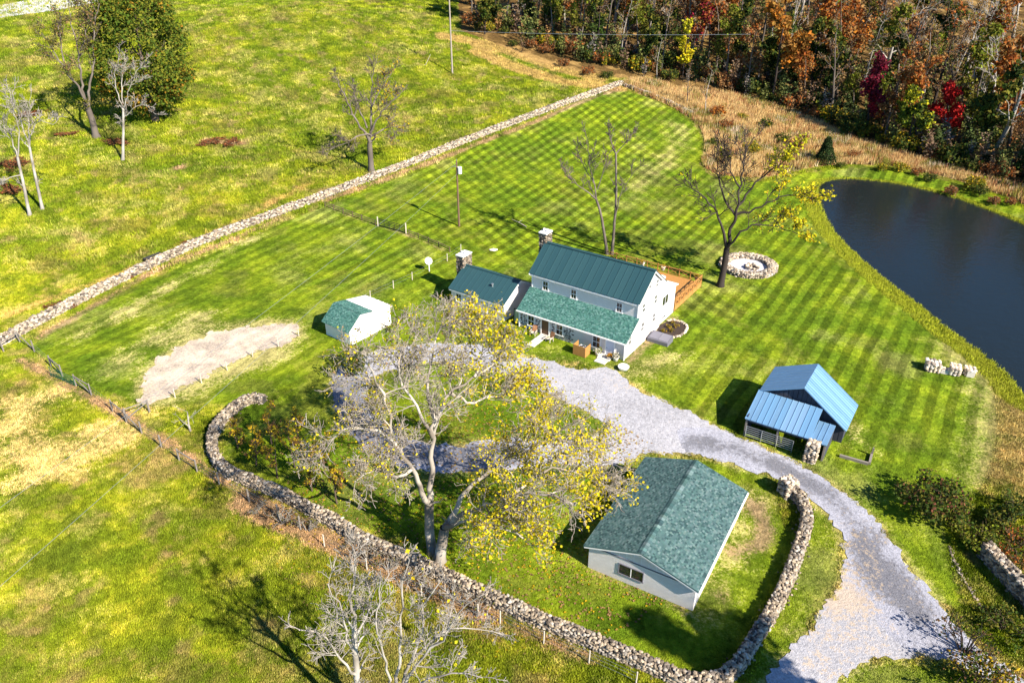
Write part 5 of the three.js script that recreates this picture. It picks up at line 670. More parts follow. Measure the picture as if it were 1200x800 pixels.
  // side of the house: grey hatch and stone edged bed
  const ch = thing('cellar_hatch', 'grey sloped cellar hatch against the sunny side of the farmhouse', 'hatch', H1(8.2, -0.3), HR); part('box', prism([[-0.75, 0], [0.75, 0], [0.75, 0.45], [-0.75, 0.75]], -1.25, 1.25), M.slate, ch); part('lid', prism([[-0.62, 0.73], [0.62, 0.482], [0.62, 0.54], [-0.62, 0.79]], -1.1, -0.02), std({ color: lin(0.15, 0.15, 0.19), roughness: 0.6 }), ch); part('lid', prism([[-0.62, 0.73], [0.62, 0.482], [0.62, 0.54], [-0.62, 0.79]], 0.02, 1.1), std({ color: lin(0.17, 0.17, 0.21), roughness: 0.6 }), ch);
  const bed = thing('flower_bed', 'dark soil flower bed edged with pale stones beside the farmhouse', 'flower bed', H1(8.2, -3.5), HR), rb = rng(81), l = []; const el = (a) => [Math.cos(a) * 1.5, Math.sin(a) * 2.1]; part('soil', (() => { const s = new THREE.Shape(); for (let k = 0; k < 28; k++) { const p = el(k / 28 * 6.283); k ? s.lineTo(p[0], p[1]) : s.moveTo(p[0], p[1]); } return new THREE.ExtrudeGeometry(s, { depth: 0.12, bevelEnabled: false }).rotateX(-Math.PI / 2); })(), std({ color: lin(0.035, 0.022, 0.016), roughness: 1 }), bed); for (let k = 0; k < 34; k++) { const a = -1.9 + k / 34 * 4.4, p = el(a); l.push([p[0] * 1.06, 0.16, -p[1] * 1.06, 0.3, 0.26, 0.3, r2(), stoneTone(rb, 0.4, 0.7)]); } function r2() { return rb() * 3; } part('edging_stone', stonePile(rb, l), M.stone, bed).userData.kind = 'stuff';
  for (let k = 0; k < 5; k++) { const [t, lv] = leafBall(rng(620 + k), 90, 0.28, 0.35, 0.28, 0.14, [LC.olive, LC.gold, LC.brown], 4); const p = toH(7.8 + 0.7 * (k % 2), 0.12, -4.8 + k * 0.62); const g = thing('bedding_plant', 'low yellowing plant in the dark flower bed beside the farmhouse', 'plant', p, k, 'plants in the flower bed'); part('stems', t, barkMat, g); part('foliage', lv, leafMat, g); }
}
// ---------- dry stone walls ----------
function wallAlong(name, label, path, o) { // path in metres [x,z]; o: { w, h, s, lo, hi, seed }
  const P = smooth(path, false, 5), r = rng(o.seed), b = P[Math.floor(P.length / 2)], oy = Hn(b[0], b[1]), g = thing(name, label, 'stone wall', [b[0], oy, b[1]]), l = [], cp = [], ci = []; let acc = 0;
  const L = []; for (let i = 0; i + 1 < P.length; i++) { const d = Math.hypot(P[i + 1][0] - P[i][0], P[i + 1][1] - P[i][1]); L.push(d); }
  const put = (x, y, z, sx, sy, sz, ry, tone) => l.push([x - b[0], y - oy, z - b[1], sx, sy, sz, ry, tone]);
  for (let i = 0; i + 1 < P.length; i++) {
    const [ax, az] = P[i], [bx_, bz] = P[i + 1], d = L[i], tx = (bx_ - ax) / d, tz = (bz - az) / d, nx = -tz, nz = tx, ry = Math.atan2(-tz, tx), n = Math.max(1, Math.round(d / (o.s * 0.8)));
    for (let k = 0; k < n; k++) { const f = (k + 0.5) / n, cx = lerp(ax, bx_, f), cz = lerp(az, bz, f), gy = Hn(cx, cz), hh = o.h * (0.86 + 0.28 * vn(cx * 0.4, cz * 0.4 + 5));
      for (const sd of [-1, 1]) for (let y = 0.08; y < hh - 0.05; y += o.s * 0.52) { const bat = lerp(o.w / 2, o.w * 0.40, y / hh), j = (r() - 0.5) * o.s * 0.6, q = (r() - 0.5) * 0.10; put(cx + nx * sd * (bat + q) + tx * j, gy + y, cz + nz * sd * (bat + q) + tz * j, o.s * (0.7 + 0.7 * r()), o.s * (0.42 + 0.3 * r()), o.s * (0.6 + 0.3 * r()), ry + (r() - 0.5) * 0.5, stoneTone(r, o.lo, o.hi)); }
      const m = Math.max(2, Math.round(o.w * 0.8 / (o.s * 0.72))); for (let q = 0; q < m; q++) { const off = (q - (m - 1) / 2) / m * o.w * 0.86 + (r() - 0.5) * 0.12, j = (r() - 0.5) * o.s * 0.8; put(cx + nx * off + tx * j, gy + hh - 0.04 + (r() - 0.5) * 0.16, cz + nz * off + tz * j, o.s * (0.65 + 0.75 * r()), o.s * (0.4 + 0.4 * r()), o.s * (0.6 + 0.6 * r()), r() * 3, stoneTone(r, o.lo * 1.15, o.hi * 1.05)); } }
    // fallen stones at the foot
    for (let k = 0; k < d * 0.5; k++) { const f = r(), off = (r() < 0.5 ? -1 : 1) * (o.w / 2 + 0.1 + 0.5 * r() * r()), cx = lerp(ax, bx_, f) + nx * off, cz = lerp(az, bz, f) + nz * off; put(cx, Hn(cx, cz) + 0.06, cz, o.s * (0.4 + 0.5 * r()), o.s * 0.35, o.s * (0.4 + 0.5 * r()), r() * 3, stoneTone(r, o.lo, o.hi)); }
  }
  // rubble heart
  const pos = [], idx = []; P.forEach((p, i) => { const q = P[Math.min(i + 1, P.length - 1)], o2 = P[Math.max(i - 1, 0)], d = Math.hypot(q[0] - o2[0], q[1] - o2[1]), nx = -(q[1] - o2[1]) / d, nz = (q[0] - o2[0]) / d, y = Hn(p[0], p[1]) - oy; for (const [s, yy] of [[-0.40, -0.3], [-0.33, o.h * 0.8], [0.33, o.h * 0.8], [0.40, -0.3]]) pos.push(p[0] - b[0] + nx * s * o.w, y + yy, p[1] - b[1] + nz * s * o.w); if (i) { const k = i * 4; for (let e = 0; e < 3; e++) idx.push(k - 4 + e, k + e, k - 3 + e, k + e, k + 1 + e, k - 3 + e); } });
  const e = pos.length / 3 - 4; idx.push(0, 1, 2, 0, 2, 3, e, e + 2, e + 1, e, e + 3, e + 2); let cg = new THREE.BufferGeometry(); cg.setAttribute('position', new THREE.Float32BufferAttribute(pos, 3)); cg.setIndex(idx); cg = cg.toNonIndexed(); cg.computeVertexNormals(); part('rubble_core', cg, M.core, g);
  part('stone', stonePile(r, l), M.stone, g).userData.kind = 'stuff'; return g;
}
wallAlong('stone_wall', 'long straight pale dry stone wall between the pasture and the striped lawn', [[-40, 424], [0, 404], [60, 371], [120, 340], [180, 311], [240, 284], [300, 261], [340, 246], [380, 231], [440, 208], [500, 185], [560, 161], [620, 138], [680, 116], [728, 99]].map(g2), { w: 0.9, h: 0.9, s: 0.34, lo: 0.16, hi: 0.58, seed: 11 });
wallAlong('stone_wall', 'curved dry stone wall round the great sycamore and the garage', [[310, 472], [297, 470], [283, 476], [268, 488], [256, 502], [249, 518], [252, 538], [267, 555], [293, 567], [320, 578], [345, 590], [370, 604], [395, 617], [418, 632], [470, 656], [512, 674], [548, 692], [590, 711], [635, 731], [695, 756], [730, 771], [764, 785], [795, 799], [820, 804], [840, 801], [858, 790], [874, 768], [888, 745], [903, 722], [920, 688], [936, 645], [945, 610], [940, 593], [930, 580]].map(g2), { w: 0.80, h: 0.9, s: 0.235, lo: 0.13, hi: 0.46, seed: 12 });
wallAlong('stone_wall', 'short tall stone wall above the ditch at the bend of the drive', [[1152, 650], [1175, 676], [1200, 703], [1230, 736], [1262, 770]].map(g2), { w: 0.85, h: 1.25, s: 0.28, lo: 0.14, hi: 0.5, seed: 13 });
wallAlong('stone_wall', 'low brown stone wall dividing the lawn from the dry meadow', [[732, 101], [758, 110], [785, 121], [812, 135]].map(g2), { w: 0.7, h: 0.6, s: 0.36, lo: 0.18, hi: 0.40, seed: 14 });
wallAlong('stone_row', 'broken row of half buried stones along the ditch by the drive', [[1112, 640], [1122, 665], [1136, 690], [1152, 714]].map(g2), { w: 0.16, h: 0.1, s: 0.16, lo: 0.12, hi: 0.4, seed: 15 });
{ // pillar at the end of the curved wall
  const b = gp(922, 579), r = rng(16), g = thing('stone_pillar', 'stacked stone pillar at the end of the curved wall by the drive', 'pillar', [b.x, 0, b.z], 0.4), l = []; part('core', bx(0.95, 1.45, 0.95, 0, 0.72, 0), M.core, g); for (let y = 0.1; y < 1.5; y += 0.2) for (const [nx, nz] of [[0, 1], [1, 0], [0, -1], [-1, 0]]) for (let s = -0.45; s < 0.5; s += 0.3) l.push([nx * 0.5 + (nx ? 0 : s), y, nz * 0.5 + (nx ? s : 0), 0.3, 0.2, 0.3, r() * 0.4, stoneTone(r, 0.26, 0.6)]); for (let k = 0; k < 12; k++) l.push([(r() - 0.5) * 0.9, 1.5 + 0.1 * r(), (r() - 0.5) * 0.9, 0.34, 0.2, 0.34, r() * 3, stoneTone(r, 0.4, 0.68)]); part('stone', stonePile(r, l), M.stone, g).userData.kind = 'stuff'; }
{ // round stone ring with a gravel floor
  const b = gp(877, 313), r = rng(17), g = thing('stone_ring', 'low round stone ring with a pale gravel floor under the dark tree', 'fire pit', [b.x, Hn(b.x, b.z), b.z]), l = []; part('floor', new THREE.CylinderGeometry(3.0, 3.0, 0.1, 36).translate(0, 0.06, 0), M.grit, g); part('rubble_core', (() => { const s = new THREE.Shape(); s.absarc(0, 0, 3.55, 0, 6.2832); const h = new THREE.Path(); h.absarc(0, 0, 2.75, 0, 6.2832); s.holes.push(h); return new THREE.ExtrudeGeometry(s, { depth: 0.5, bevelEnabled: false, curveSegments: 40 }).rotateX(-Math.PI / 2); })(), M.core, g);
  for (let k = 0; k < 84; k++) { const a = k / 84 * 6.2832; for (const [rad, ys] of [[3.65, [0.1, 0.3, 0.5]], [3.38, [0.58]], [3.1, [0.6]], [2.85, [0.56]], [2.68, [0.12, 0.3, 0.48]]]) for (const y of ys) l.push([Math.cos(a) * (rad + (r() - 0.5) * 0.15), y + (r() - 0.5) * 0.08, Math.sin(a) * (rad + (r() - 0.5) * 0.15), 0.32 * (0.7 + 0.6 * r()), 0.22, 0.32 * (0.7 + 0.6 * r()), r() * 3, stoneTone(r, 0.2, 0.55)]); } part('stone', stonePile(r, l), M.stone, g).userData.kind = 'stuff';
  const c = thing('fire_hearth', 'small heap of stones in the middle of the round stone ring', 'stones', [b.x + 0.3, Hn(b.x, b.z) + 0.1, b.z + 0.6]), l2 = []; for (let k = 0; k < 40; k++) { const a = r() * 6.28, q = 0.75 + 0.25 * (r() - 0.5); l2.push([Math.cos(a) * q, 0.12 + 0.3 * r(), Math.sin(a) * q, 0.4, 0.28, 0.4, r() * 3, stoneTone(r, 0.35, 0.7)]); } part('stone', stonePile(r, l2), M.stone, c).userData.kind = 'stuff'; }
{ // ruined stone blocks by the pond
  const b = gp(1110, 436), g = thing('stone_hearth', 'low white stone hearth of blocks on the grass beside the pond', 'stone bench', [b.x, Hn(b.x, b.z), b.z], -0.35), r = rng(18), l = []; const boxS = (x0, x1, z0, z1, h) => { part('block', bx(x1 - x0 - 0.12, h - 0.06, z1 - z0 - 0.12, (x0 + x1) / 2, h / 2, (z0 + z1) / 2), M.concrete, g); for (let x = x0; x <= x1; x += 0.36) for (let z = z0; z <= z1; z += 0.36) { const edge = x < x0 + 0.2 || x > x1 - 0.3 || z < z0 + 0.2 || z > z1 - 0.3; l.push([x, h, z, 0.36, 0.2, 0.36, r() * 3, stoneTone(r, 0.55, 0.8)]); if (edge) for (let y = 0.12; y < h; y += 0.24) l.push([x, y, z, 0.32, 0.24, 0.32, r() * 3, stoneTone(r, 0.5, 0.78)]); } }; boxS(-2.0, -0.7, -0.5, 0.6, 0.95); boxS(-0.7, 0.5, 0.0, 0.6, 0.5); boxS(0.3, 1.2, -0.5, 0.6, 0.85); boxS(1.75, 2.55, -0.6, 0.4, 0.75); part('stone', stonePile(r, l), M.stone, g).userData.kind = 'stuff'; }
// ---------- fences, gates, poles ----------
function postAt(parent, o, p, h, rad, mat, name = 'post') { const y = Hn(p.x, p.z); return part(name, rod(V(p.x - o.x, y - o.y - 0.2, p.z - o.z), V(p.x - o.x + 0.02, y - o.y + h, p.z - o.z + 0.02), rad, rad * 0.9, 7), mat, parent); }
function fence(name, label, pts, o) { const P = pts.map((p) => gp(...p)), b = P[0].clone(), g = thing(name, label, 'fence', [b.x, b.y, b.z]); P.forEach((p) => postAt(g, b, p, o.h, o.r, o.mat)); for (let i = 0; i + 1 < P.length; i++) for (const y of o.wires || []) part('wire', rod(V(P[i].x - b.x, P[i].y - b.y + y, P[i].z - b.z), V(P[i + 1].x - b.x, P[i + 1].y - b.y + y, P[i + 1].z - b.z), 0.008, 0.008, 4), M.steel, g); for (const [i, j, y0, y1] of o.braces || []) part('brace', rod(V(P[i].x - b.x, P[i].y - b.y + y0, P[i].z - b.z), V(P[j].x - b.x, P[j].y - b.y + y1, P[j].z - b.z), 0.06, 0.06, 6), o.mat, g); return g; }
fence('wire_fence', 'grey post and wire fence with a braced corner where the long wall ends', [[4, 412], [23, 401], [40, 412], [60, 430], [73, 441]], { h: 1.45, r: 0.09, mat: M.oldWood, wires: [0.4, 0.8, 1.2], braces: [[0, 1, 1.2, 1.2], [1, 2, 1.2, 0.3], [3, 4, 1.2, 1.2], [3, 4, 1.2, 0.2]] });
fence('wire_fence', 'grey wooden post and wire fence running down to the outside of the curved wall', [[89, 452], [107, 463], [132, 482], [148, 495], [166, 508], [189, 524], [210, 540], [231, 553], [257, 568], [292, 588], [326, 606], [352, 620]], { h: 1.4, r: 0.08, mat: M.oldWood, wires: [0.4, 0.8, 1.2], braces: [[0, 1, 1.2, 1.2], [0, 1, 1.2, 0.2], [2, 3, 1.2, 1.2], [3, 4, 1.2, 0.3], [6, 7, 1.2, 1.2]] });
fence('rail_fence', 'short heavy railed brace joining the left fence to the sand patch posts', [[148, 493], [175, 483]], { h: 1.45, r: 0.1, mat: M.oldWood, braces: [[0, 1, 1.3, 1.3], [0, 1, 0.2, 1.2]] });
fence('wire_fence', 'thin pale posted wire fence below the curved wall in the foreground grass', [[380, 640], [430, 668], [494, 698], [560, 722], [586, 730], [637, 754], [690, 777], [745, 802]], { h: 1.25, r: 0.055, mat: M.paleWood, wires: [0.4, 0.8, 1.1] });
fence('post_row', 'row of short pale posts along the edge of the sand patch', [[205, 466], [236, 449], [266, 434], [296, 418], [326, 406], [350, 394]], { h: 1.15, r: 0.06, mat: M.paleWood, wires: [0.5, 0.95] });
fence('post_row', 'row of short pale posts between the white shed and the cottage', [[420, 358], [434, 350], [461, 338], [483, 328], [524, 306], [540, 295]], { h: 1.15, r: 0.06, mat: M.paleWood, wires: [0.5, 0.95] });
const brownWood = std({ color: lin(0.13, 0.085, 0.06), roughness: 0.95 });
fence('rail_fence', 'low brown rail fence crossing the lawn from the stone wall to the black gate', [[381, 242], [391, 246], [402, 250], [413, 254], [424, 258], [440, 264]], { h: 0.9, r: 0.08, mat: brownWood, braces: [0, 1, 2, 3, 4].flatMap((i) => [[i, i + 1, 0.75, 0.75], [i, i + 1, 0.4, 0.4]]) });
fence('rail_fence', 'low brown rail fence from the black gate down to the cottage chimney', [[479, 275], [490, 279], [502, 284], [514, 289], [527, 295]], { h: 0.8, r: 0.07, mat: brownWood, braces: [0, 1, 2, 3].flatMap((i) => [[i, i + 1, 0.65, 0.65], [i, i + 1, 0.35, 0.35]]) });
{ const a = gp(443, 265), b = gp(476, 274), g = thing('black_gate', 'black slatted gate between two pale posts on the lawn', 'gate', [a.x, a.y, a.z]), d = b.clone().sub(a); for (const [k, p] of [[0, V(0, 0, 0)], [1, d]]) part('post', bx(0.15, 1.6, 0.15, p.x, 0.7, p.z), M.paleWood, g); const A = V(0, 0, 0), B = d; for (let k = 0; k < 5; k++) part('rail', bar(A.clone().lerp(B, 0.04).add(V(0, 0.25 + k * 0.24, 0)), A.clone().lerp(B, 0.96).add(V(0, 0.25 + k * 0.24, 0)), 0.04, 0.07), M.black, g); for (let k = 0; k < 6; k++) { const p = A.clone().lerp(B, 0.05 + k * 0.18); part('upright', bx(0.06, 1.2, 0.06, p.x, p.y + 0.7, p.z), M.black, g); } }
{ const a = gp(60, 441), b = gp(88, 453), g = thing('farm_gate', 'dark green tube gate standing open in the left fence line', 'gate', [a.x, a.y, a.z]), d = b.clone().sub(a); for (let k = 0; k < 5; k++) part('bar', rod(V(0, 0.2 + k * 0.24, 0), V(d.x, d.y + 0.2 + k * 0.24, d.z), 0.03), M.greenPaint, g); for (const t of [0, 0.5, 1]) part('upright', rod(V(d.x * t, d.y * t + 0.1, d.z * t), V(d.x * t, d.y * t + 1.25, d.z * t), 0.03), M.greenPaint, g); }
const wirePole = gp(538, 265);
{ const p = wirePole, g = thing('utility_pole', 'brown utility pole with a grey transformer on the striped lawn', 'utility pole', [p.x, Hn(p.x, p.z), p.z]); part('shaft', rod(V(0, -0.5, 0), V(-0.05, 10, 0), 0.17, 0.11, 10), std({ color: lin(0.14, 0.085, 0.055), roughness: 0.95 }), g); part('transformer', merge([new THREE.CylinderGeometry(0.3, 0.3, 0.9, 14).translate(0.38, 8.6, 0.1), new THREE.CylinderGeometry(0.32, 0.32, 0.06, 14).translate(0.38, 9.08, 0.1)]), M.white, g); part('insulator', merge([new THREE.CylinderGeometry(0.05, 0.06, 0.3, 8).translate(-0.05, 10.1, 0), new THREE.CylinderGeometry(0.04, 0.05, 0.25, 8).translate(0.38, 9.22, 0.1)]), M.slate, g); part('bracket', bx(0.5, 0.06, 0.06, -0.25, 9.2, 0.1), M.steel, g);
  const q = V(-36, 8.6, -28), op = thing('utility_pole', 'brown utility pole carrying the wires beyond the left pasture', 'utility pole', [q.x, Hn(q.x, q.z), q.z]); part('shaft', rod(V(0, -0.5, 0), V(0, 9.2, 0), 0.16, 0.11, 10), std({ color: lin(0.14, 0.085, 0.055), roughness: 0.95 }), op);
  const wire = (a, b, sag, label, rad = 0.014) => { const pts = []; for (let k = 0; k <= 24; k++) { const t = k / 24; pts.push(a.clone().lerp(b, t).add(V(0, -sag * 4 * t * (1 - t), 0))); } const c = a.clone(); const m = shade(new THREE.Mesh(new THREE.TubeGeometry(new THREE.CatmullRomCurve3(pts.map((v) => v.clone().sub(c))), 40, rad, 4), M.steel)); m.name = numbered('power_wire'); m.position.copy(c); scene.add(m); tag(m, label, 'wire'); };
  wire(V(p.x - 0.05, 9.95, p.z), V(q.x - 1.0, 9.0, q.z - 3.0), 0.5, 'thin overhead wire from the pole top to the left pasture, upper of two', 0.016); wire(V(p.x, 8.4, p.z), V(q.x + 2.2, 7.4, q.z + 1.5), 0.5, 'thin overhead wire from below the pole top to the left pasture, lower of two', 0.016);
  const b = gp(530, 86), g2_ = thing('utility_pole', 'tall grey utility pole far up the open pasture', 'utility pole', [b.x, Hn(b.x, b.z), b.z]); part('shaft', rod(V(0, -0.5, 0), V(-0.1, 17, 0), 0.2, 0.14, 10), std({ color: lin(0.30, 0.26, 0.23), roughness: 0.95 }), g2_); part('cross_arm', bx(2.4, 0.14, 0.12, -0.1, 15.8, 0), M.oldWood, g2_);
  const e = atZ(880, 40, b.z + 12); wire(V(b.x, b.y + 8.8, b.z), V(e.x, e.y, e.z), 0.4, 'thin pale wire strung from the pasture pole across the wood edge', 0.03);
  const a = gp(498, 76), gw = thing('guy_stake', 'short pale leaning stake in the open pasture', 'stake', [a.x, Hn(a.x, a.z), a.z]); part('stake', rod(V(0, -0.2, 0), V(1.3, 2.2, 0), 0.06, 0.05, 6), M.paleWood, gw); part('plate', bx(0.5, 0.06, 0.3, 0, 0.03, 0), M.paleWood, gw);
}
{ // satellite dish, trough, small things
  const p = gp(503, 318), g = thing('satellite_dish', 'white satellite dish on a short post beside the cottage', 'satellite dish', [p.x, Hn(p.x, p.z), p.z], 0.5); part('post', rod(V(0, -0.2, 0), V(0, 1.15, 0), 0.07), M.white, g); part('dish', new THREE.SphereGeometry(0.75, 18, 8, 0, 6.2832, 0, 0.75).scale(1, 0.6, 1).rotateX(Math.PI).rotateX(1.0).translate(0, 1.7, 0.25), M.white, g); part('feed_arm', rod(V(0, 1.2, 0.2), V(0, 1.75, 0.85), 0.025), M.steel, g);
  const t = gp(180, 304), tr = thing('feed_trough', 'long black trough in the pasture beside the long stone wall', 'trough', [t.x, Hn(t.x, t.z), t.z], 1.0); part('tub', (() => { const s = new THREE.Shape([[-0.5, 0.55], [-0.35, 0.15], [0.35, 0.15], [0.5, 0.55], [0.44, 0.55], [0.3, 0.2], [-0.3, 0.2], [-0.44, 0.55]].map((q) => new THREE.Vector2(...q))); return new THREE.ExtrudeGeometry(s, { depth: 2.6, bevelEnabled: false }).translate(0, 0, -1.3).rotateY(Math.PI / 2); })(), M.black, tr); for (const x of [-1.1, 1.1]) part('leg', merge([bx(0.08, 0.25, 0.08, x, 0.1, 0.3), bx(0.08, 0.25, 0.08, x, 0.1, -0.3)]), M.black, tr); part('end_panel', merge([bx(0.05, 0.42, 0.8, -1.3, 0.36, 0), bx(0.05, 0.42, 0.8, 1.3, 0.36, 0)]), M.black, tr);
  const s = gp(578, 293), st = thing('flat_stone', 'flat pale stone lying on the lawn behind the cottage', 'stone', [s.x, Hn(s.x, s.z), s.z]); part('stone', stonePile(rng(31), [[0, 0.08, 0, 1.1, 0.16, 0.7, 0.3, [0.6, 0.56, 0.5]]]), M.stone, st);
  const bp = gp(609, 262), bs = thing('fallen_branch', 'pale fallen branch on the lawn behind the farmhouse chimney', 'branch', [bp.x, Hn(bp.x, bp.z), bp.z]); const T = new Tubes(); T.tube([V(-1.2, 0.1, -1.6), V(-0.2, 0.2, -0.1), V(1.0, 0.12, 1.6)], [0.03, 0.06, 0.08], 5, () => [0.5, 0.44, 0.36]); T.tube([V(-0.2, 0.2, -0.1), V(0.5, 0.4, -0.6)], [0.04, 0.02], 4, () => [0.5, 0.44, 0.36]); part('limb', T.build(), barkMat, bs);
}
// ---------- shrubs and small growth ----------
shrub('shrub', 'round green and reddish shrub by the bend of the drive', 'shrub', null, [1088, 598], [2.6, 2.6, 2.4], 3000, 0.24, [LC.green, LC.dkgreen, LC.olive, LC.green, LC.green, LC.olive, [0.18, 0.07, 0.04]], 701, 16);
shrub('shrub', 'dark evergreen shrub at the drive loop behind the sycamore', 'shrub', null, [412, 440], [2.0, 3.0, 1.8], 1500, 0.24, [LC.dkgreen, LC.green, LC.olive], 702, 12);
shrub('shrub', 'greenish bush over the ditch at the end of the tall stone wall', 'shrub', null, [1135, 628], [2.2, 1.3, 1.8], 1300, 0.22, [LC.green, LC.olive, LC.lime], 703, 10);
shrub('shrub', 'green bush on the far bank above the tall stone wall', 'shrub', null, [1185, 612], [2.4, 1.5, 1.6], 1400, 0.22, [LC.green, LC.olive, LC.dkgreen], 704, 10);
shrub('shrub', 'brown bramble on the bank behind the tall stone wall', 'shrub', null, [1190, 640], [3, 1.0, 1.8], 900, 0.2, [LC.brown, LC.rust, LC.dkgreen], 705, 10);
shrub('shrub', 'yellow leaved bush with bare twigs at the mouth of the drive', 'shrub', null, [1140, 812], [2.4, 2.2, 2.0], 1300, 0.2, [LC.olive, LC.gold, LC.green, LC.brown], 706, 14);
shrub('shrub', 'thin dark twiggy bush leaning over the gravel near the ditch', 'shrub', null, [1130, 765], [1.8, 2.0, 1.8], 380, 0.18, [LC.dkgreen, LC.brown], 707, 18, 'dark');
shrub('shrub', 'low green bush in the ditch grass below the tall stone wall', 'shrub', null, [1178, 740], [1.8, 1.0, 1.6], 800, 0.2, [LC.green, LC.olive], 708, 8);
{ // saplings with yellowing leaves inside the curved wall
  const mkS = (px, h, seed, n, label, cols) => { const b = gp(...px), tr = grow({ seed, bark: 'brown', height: h, radius: 0.09, trunk: 0.8, from: 0.2, limbLen: h * 0.5, levels: 3, kids: [9, 5, 4], wiggle: 0.25, up: 0.08, ratio: 0.6, angle: 0.7, minR: 0.012 }); treeThing('sapling', label, 'sapling', 'saplings inside the curved wall', [b.x, 0, b.z], seed, tr, leafOn(tr, { n, size: 0.2, spread: 0.5, cols })); };
  const c = [LC.olive, LC.gold, LC.brown, LC.yellow], lb = 'twiggy yellow brown sapling inside the bend of the curved stone wall';
  [[[300, 545], 4.6], [[325, 560], 5], [[345, 548], 5.2], [[318, 520], 4.4], [[365, 575], 5], [[278, 525], 3.2], [[380, 555], 4.4], [[350, 520], 4.2], [[395, 590], 4]].forEach(([p, h], k) => mkS(p, h, 800 + k, 330, lb, c));
  const b = gp(223, 505), tr = grow({ seed: 820, bark: 'white', height: 4.2, radius: 0.13, trunk: 0.6, from: 0.3, limbLen: 2.2, levels: 3, kids: [7, 4, 3], wiggle: 0.3, up: 0.05, angle: 0.9, minR: 0.015 }); treeThing('sapling', 'small dead white sapling between the fence and the sand patch', 'sapling', null, [b.x, 0, b.z], 0, tr, null);
  // brambles between the curved wall and the wire fence
  const gz = [0, 1].map((v) => leafBall(rng(830 + v), 130, 1.2, 1.0, 1.2, 0.16, [LC.grey, LC.brown, LC.olive], 16, 'white')); [[405, 640], [430, 655], [455, 668], [480, 682], [505, 692], [530, 700], [300, 600], [330, 612], [360, 622], [560, 716]].forEach((p, k) => { const q = gp(...p), g = thing('bramble', 'grey leafless bramble between the curved wall and the wire fence', 'bramble', [q.x, 0, q.z], k, 'brambles beside the curved wall'); g.scale.setScalar(0.7 + 0.4 * ((k * 37) % 10) / 10); part('stems', gz[k % 2][0], barkMat, g); part('foliage', gz[k % 2][1], leafMat, g); });
  // brown brush along the upper side of the long wall and in the pasture
  const gb = [0, 1].map((v) => leafBall(rng(840 + v), 420, 1.5, 0.9, 1.1, 0.26, [[0.20, 0.075, 0.03], LC.brown, [0.24, 0.085, 0.03]], 12)); [[[70, 360], 0.9, 'dark brown bush against the upper side of the long stone wall'], [[122, 336], 0.8, 'dark brown bush against the upper side of the long stone wall'], [[152, 322], 0.7, 'dark brown bush against the upper side of the long stone wall'], [[222, 287], 0.7, 'dark brown bush against the upper side of the long stone wall'], [[250, 168], 1.3, 'patch of dark red brown brush in the open pasture'], [[272, 169], 1.2, 'patch of dark red brown brush in the open pasture'], [[135, 168], 1.2, 'red brown brush at the foot of the pasture trees'], [[78, 158], 0.9, 'red brown brush at the foot of the pasture trees'], [[15, 195], 1.6, 'red brown brush at the foot of the pasture trees'], [[8, 225], 1.4, 'red brown brush at the foot of the pasture trees'], [[40, 135], 1.2, 'red brown brush at the foot of the pasture trees']].forEach(([p, s, lb2], k) => { const q = gp(...p), g = thing('brush', lb2, 'bush', [q.x, Hn(q.x, q.z), q.z], k, lb2.includes('wall') ? 'brush along the long wall' : lb2.includes('patch') ? 'brush patches in the pasture' : 'brush under the pasture trees'); g.scale.set(s * 1.3, s * 0.62, s); part('stems', gb[k % 2][0], barkMat, g); part('foliage', gb[k % 2][1], leafMat, g); });
}
console.log('details');
const foot = (b, t, x0, x1, z0, z1) => [[x0, z0], [x1, z0], [x1, z1], [x0, z1]].map(([x, z]) => { const q = toH(x, 0, z, b, t); return [q[0], q[2]]; });
const houseFoot = foot(HB, HR, -7.6, 6.8, -6.4, 5.8), wingFoot = foot([-2.35, 0, -86.6], HR, -4.9, 4, -3.2, 3.2), garageFoot = foot([12.1, 0, -45.83], -0.529, -4.2, 4.2, -5.7, 5.7), barnFoot = foot([28.02, 0, -62.37], -0.569, -3.8, 4.2, -2.3, 5.8);
// ---------- grass that nobody could count ----------
function tuftGeo(r, blades, h, w, spread) { const pos = []; for (let k = 0; k < blades; k++) { const a = r() * 6.283, x = (r() - 0.5) * spread, z = (r() - 0.5) * spread, hh = h * (0.6 + 0.6 * r()), lx = (r() - 0.5) * h * 0.9, lz = (r() - 0.5) * h * 0.9, c = Math.cos(a) * w, s = Math.sin(a) * w; pos.push(x - c, 0, z - s, x + c, 0, z + s, x + lx, hh, z + lz); } const g = new THREE.BufferGeometry(); g.setAttribute('position', new THREE.Float32BufferAttribute(pos, 3)); g.computeVertexNormals(); return g; }
const grassMat = matte({ color: 0xffffff, side: THREE.DoubleSide });
function grassField(name, label, geo, count, sample, scale, colorFn, seed) { const r = rng(seed), m = new THREE.InstancedMesh(geo, grassMat, count), q = new THREE.Matrix4(), e = new THREE.Euler(), qt = new THREE.Quaternion(), col = new THREE.Color(), c = [0, 0, 0]; let n = 0, tries = 0; while (n < count && tries++ < count * 12) { const p = sample(r); if (!p) continue; const s = scale(r, p); e.set(0, r() * 6.283, 0); q.compose(V(p[0], Hn(p[0], p[1]) - 0.01, p[1]), qt.setFromEuler(e), V(s, s * (0.7 + 0.6 * r()), s)); m.setMatrixAt(n, q); colorFn(p[0], p[1], c, r); col.setRGB(c[0], c[1], c[2]); m.setColorAt(n, col); n++; } m.count = n; m.name = numbered(name); m.userData.kind = 'stuff'; m.userData.label = label; shade(m); scene.add(m); console.log(name, n); return m; }
const visible = (x, z) => Math.abs(x) < 0.66 * (-z * 0.866 + 22.25) + 1;
const isPond = (x, z) => smp(mPond, x, z) > 0.42;
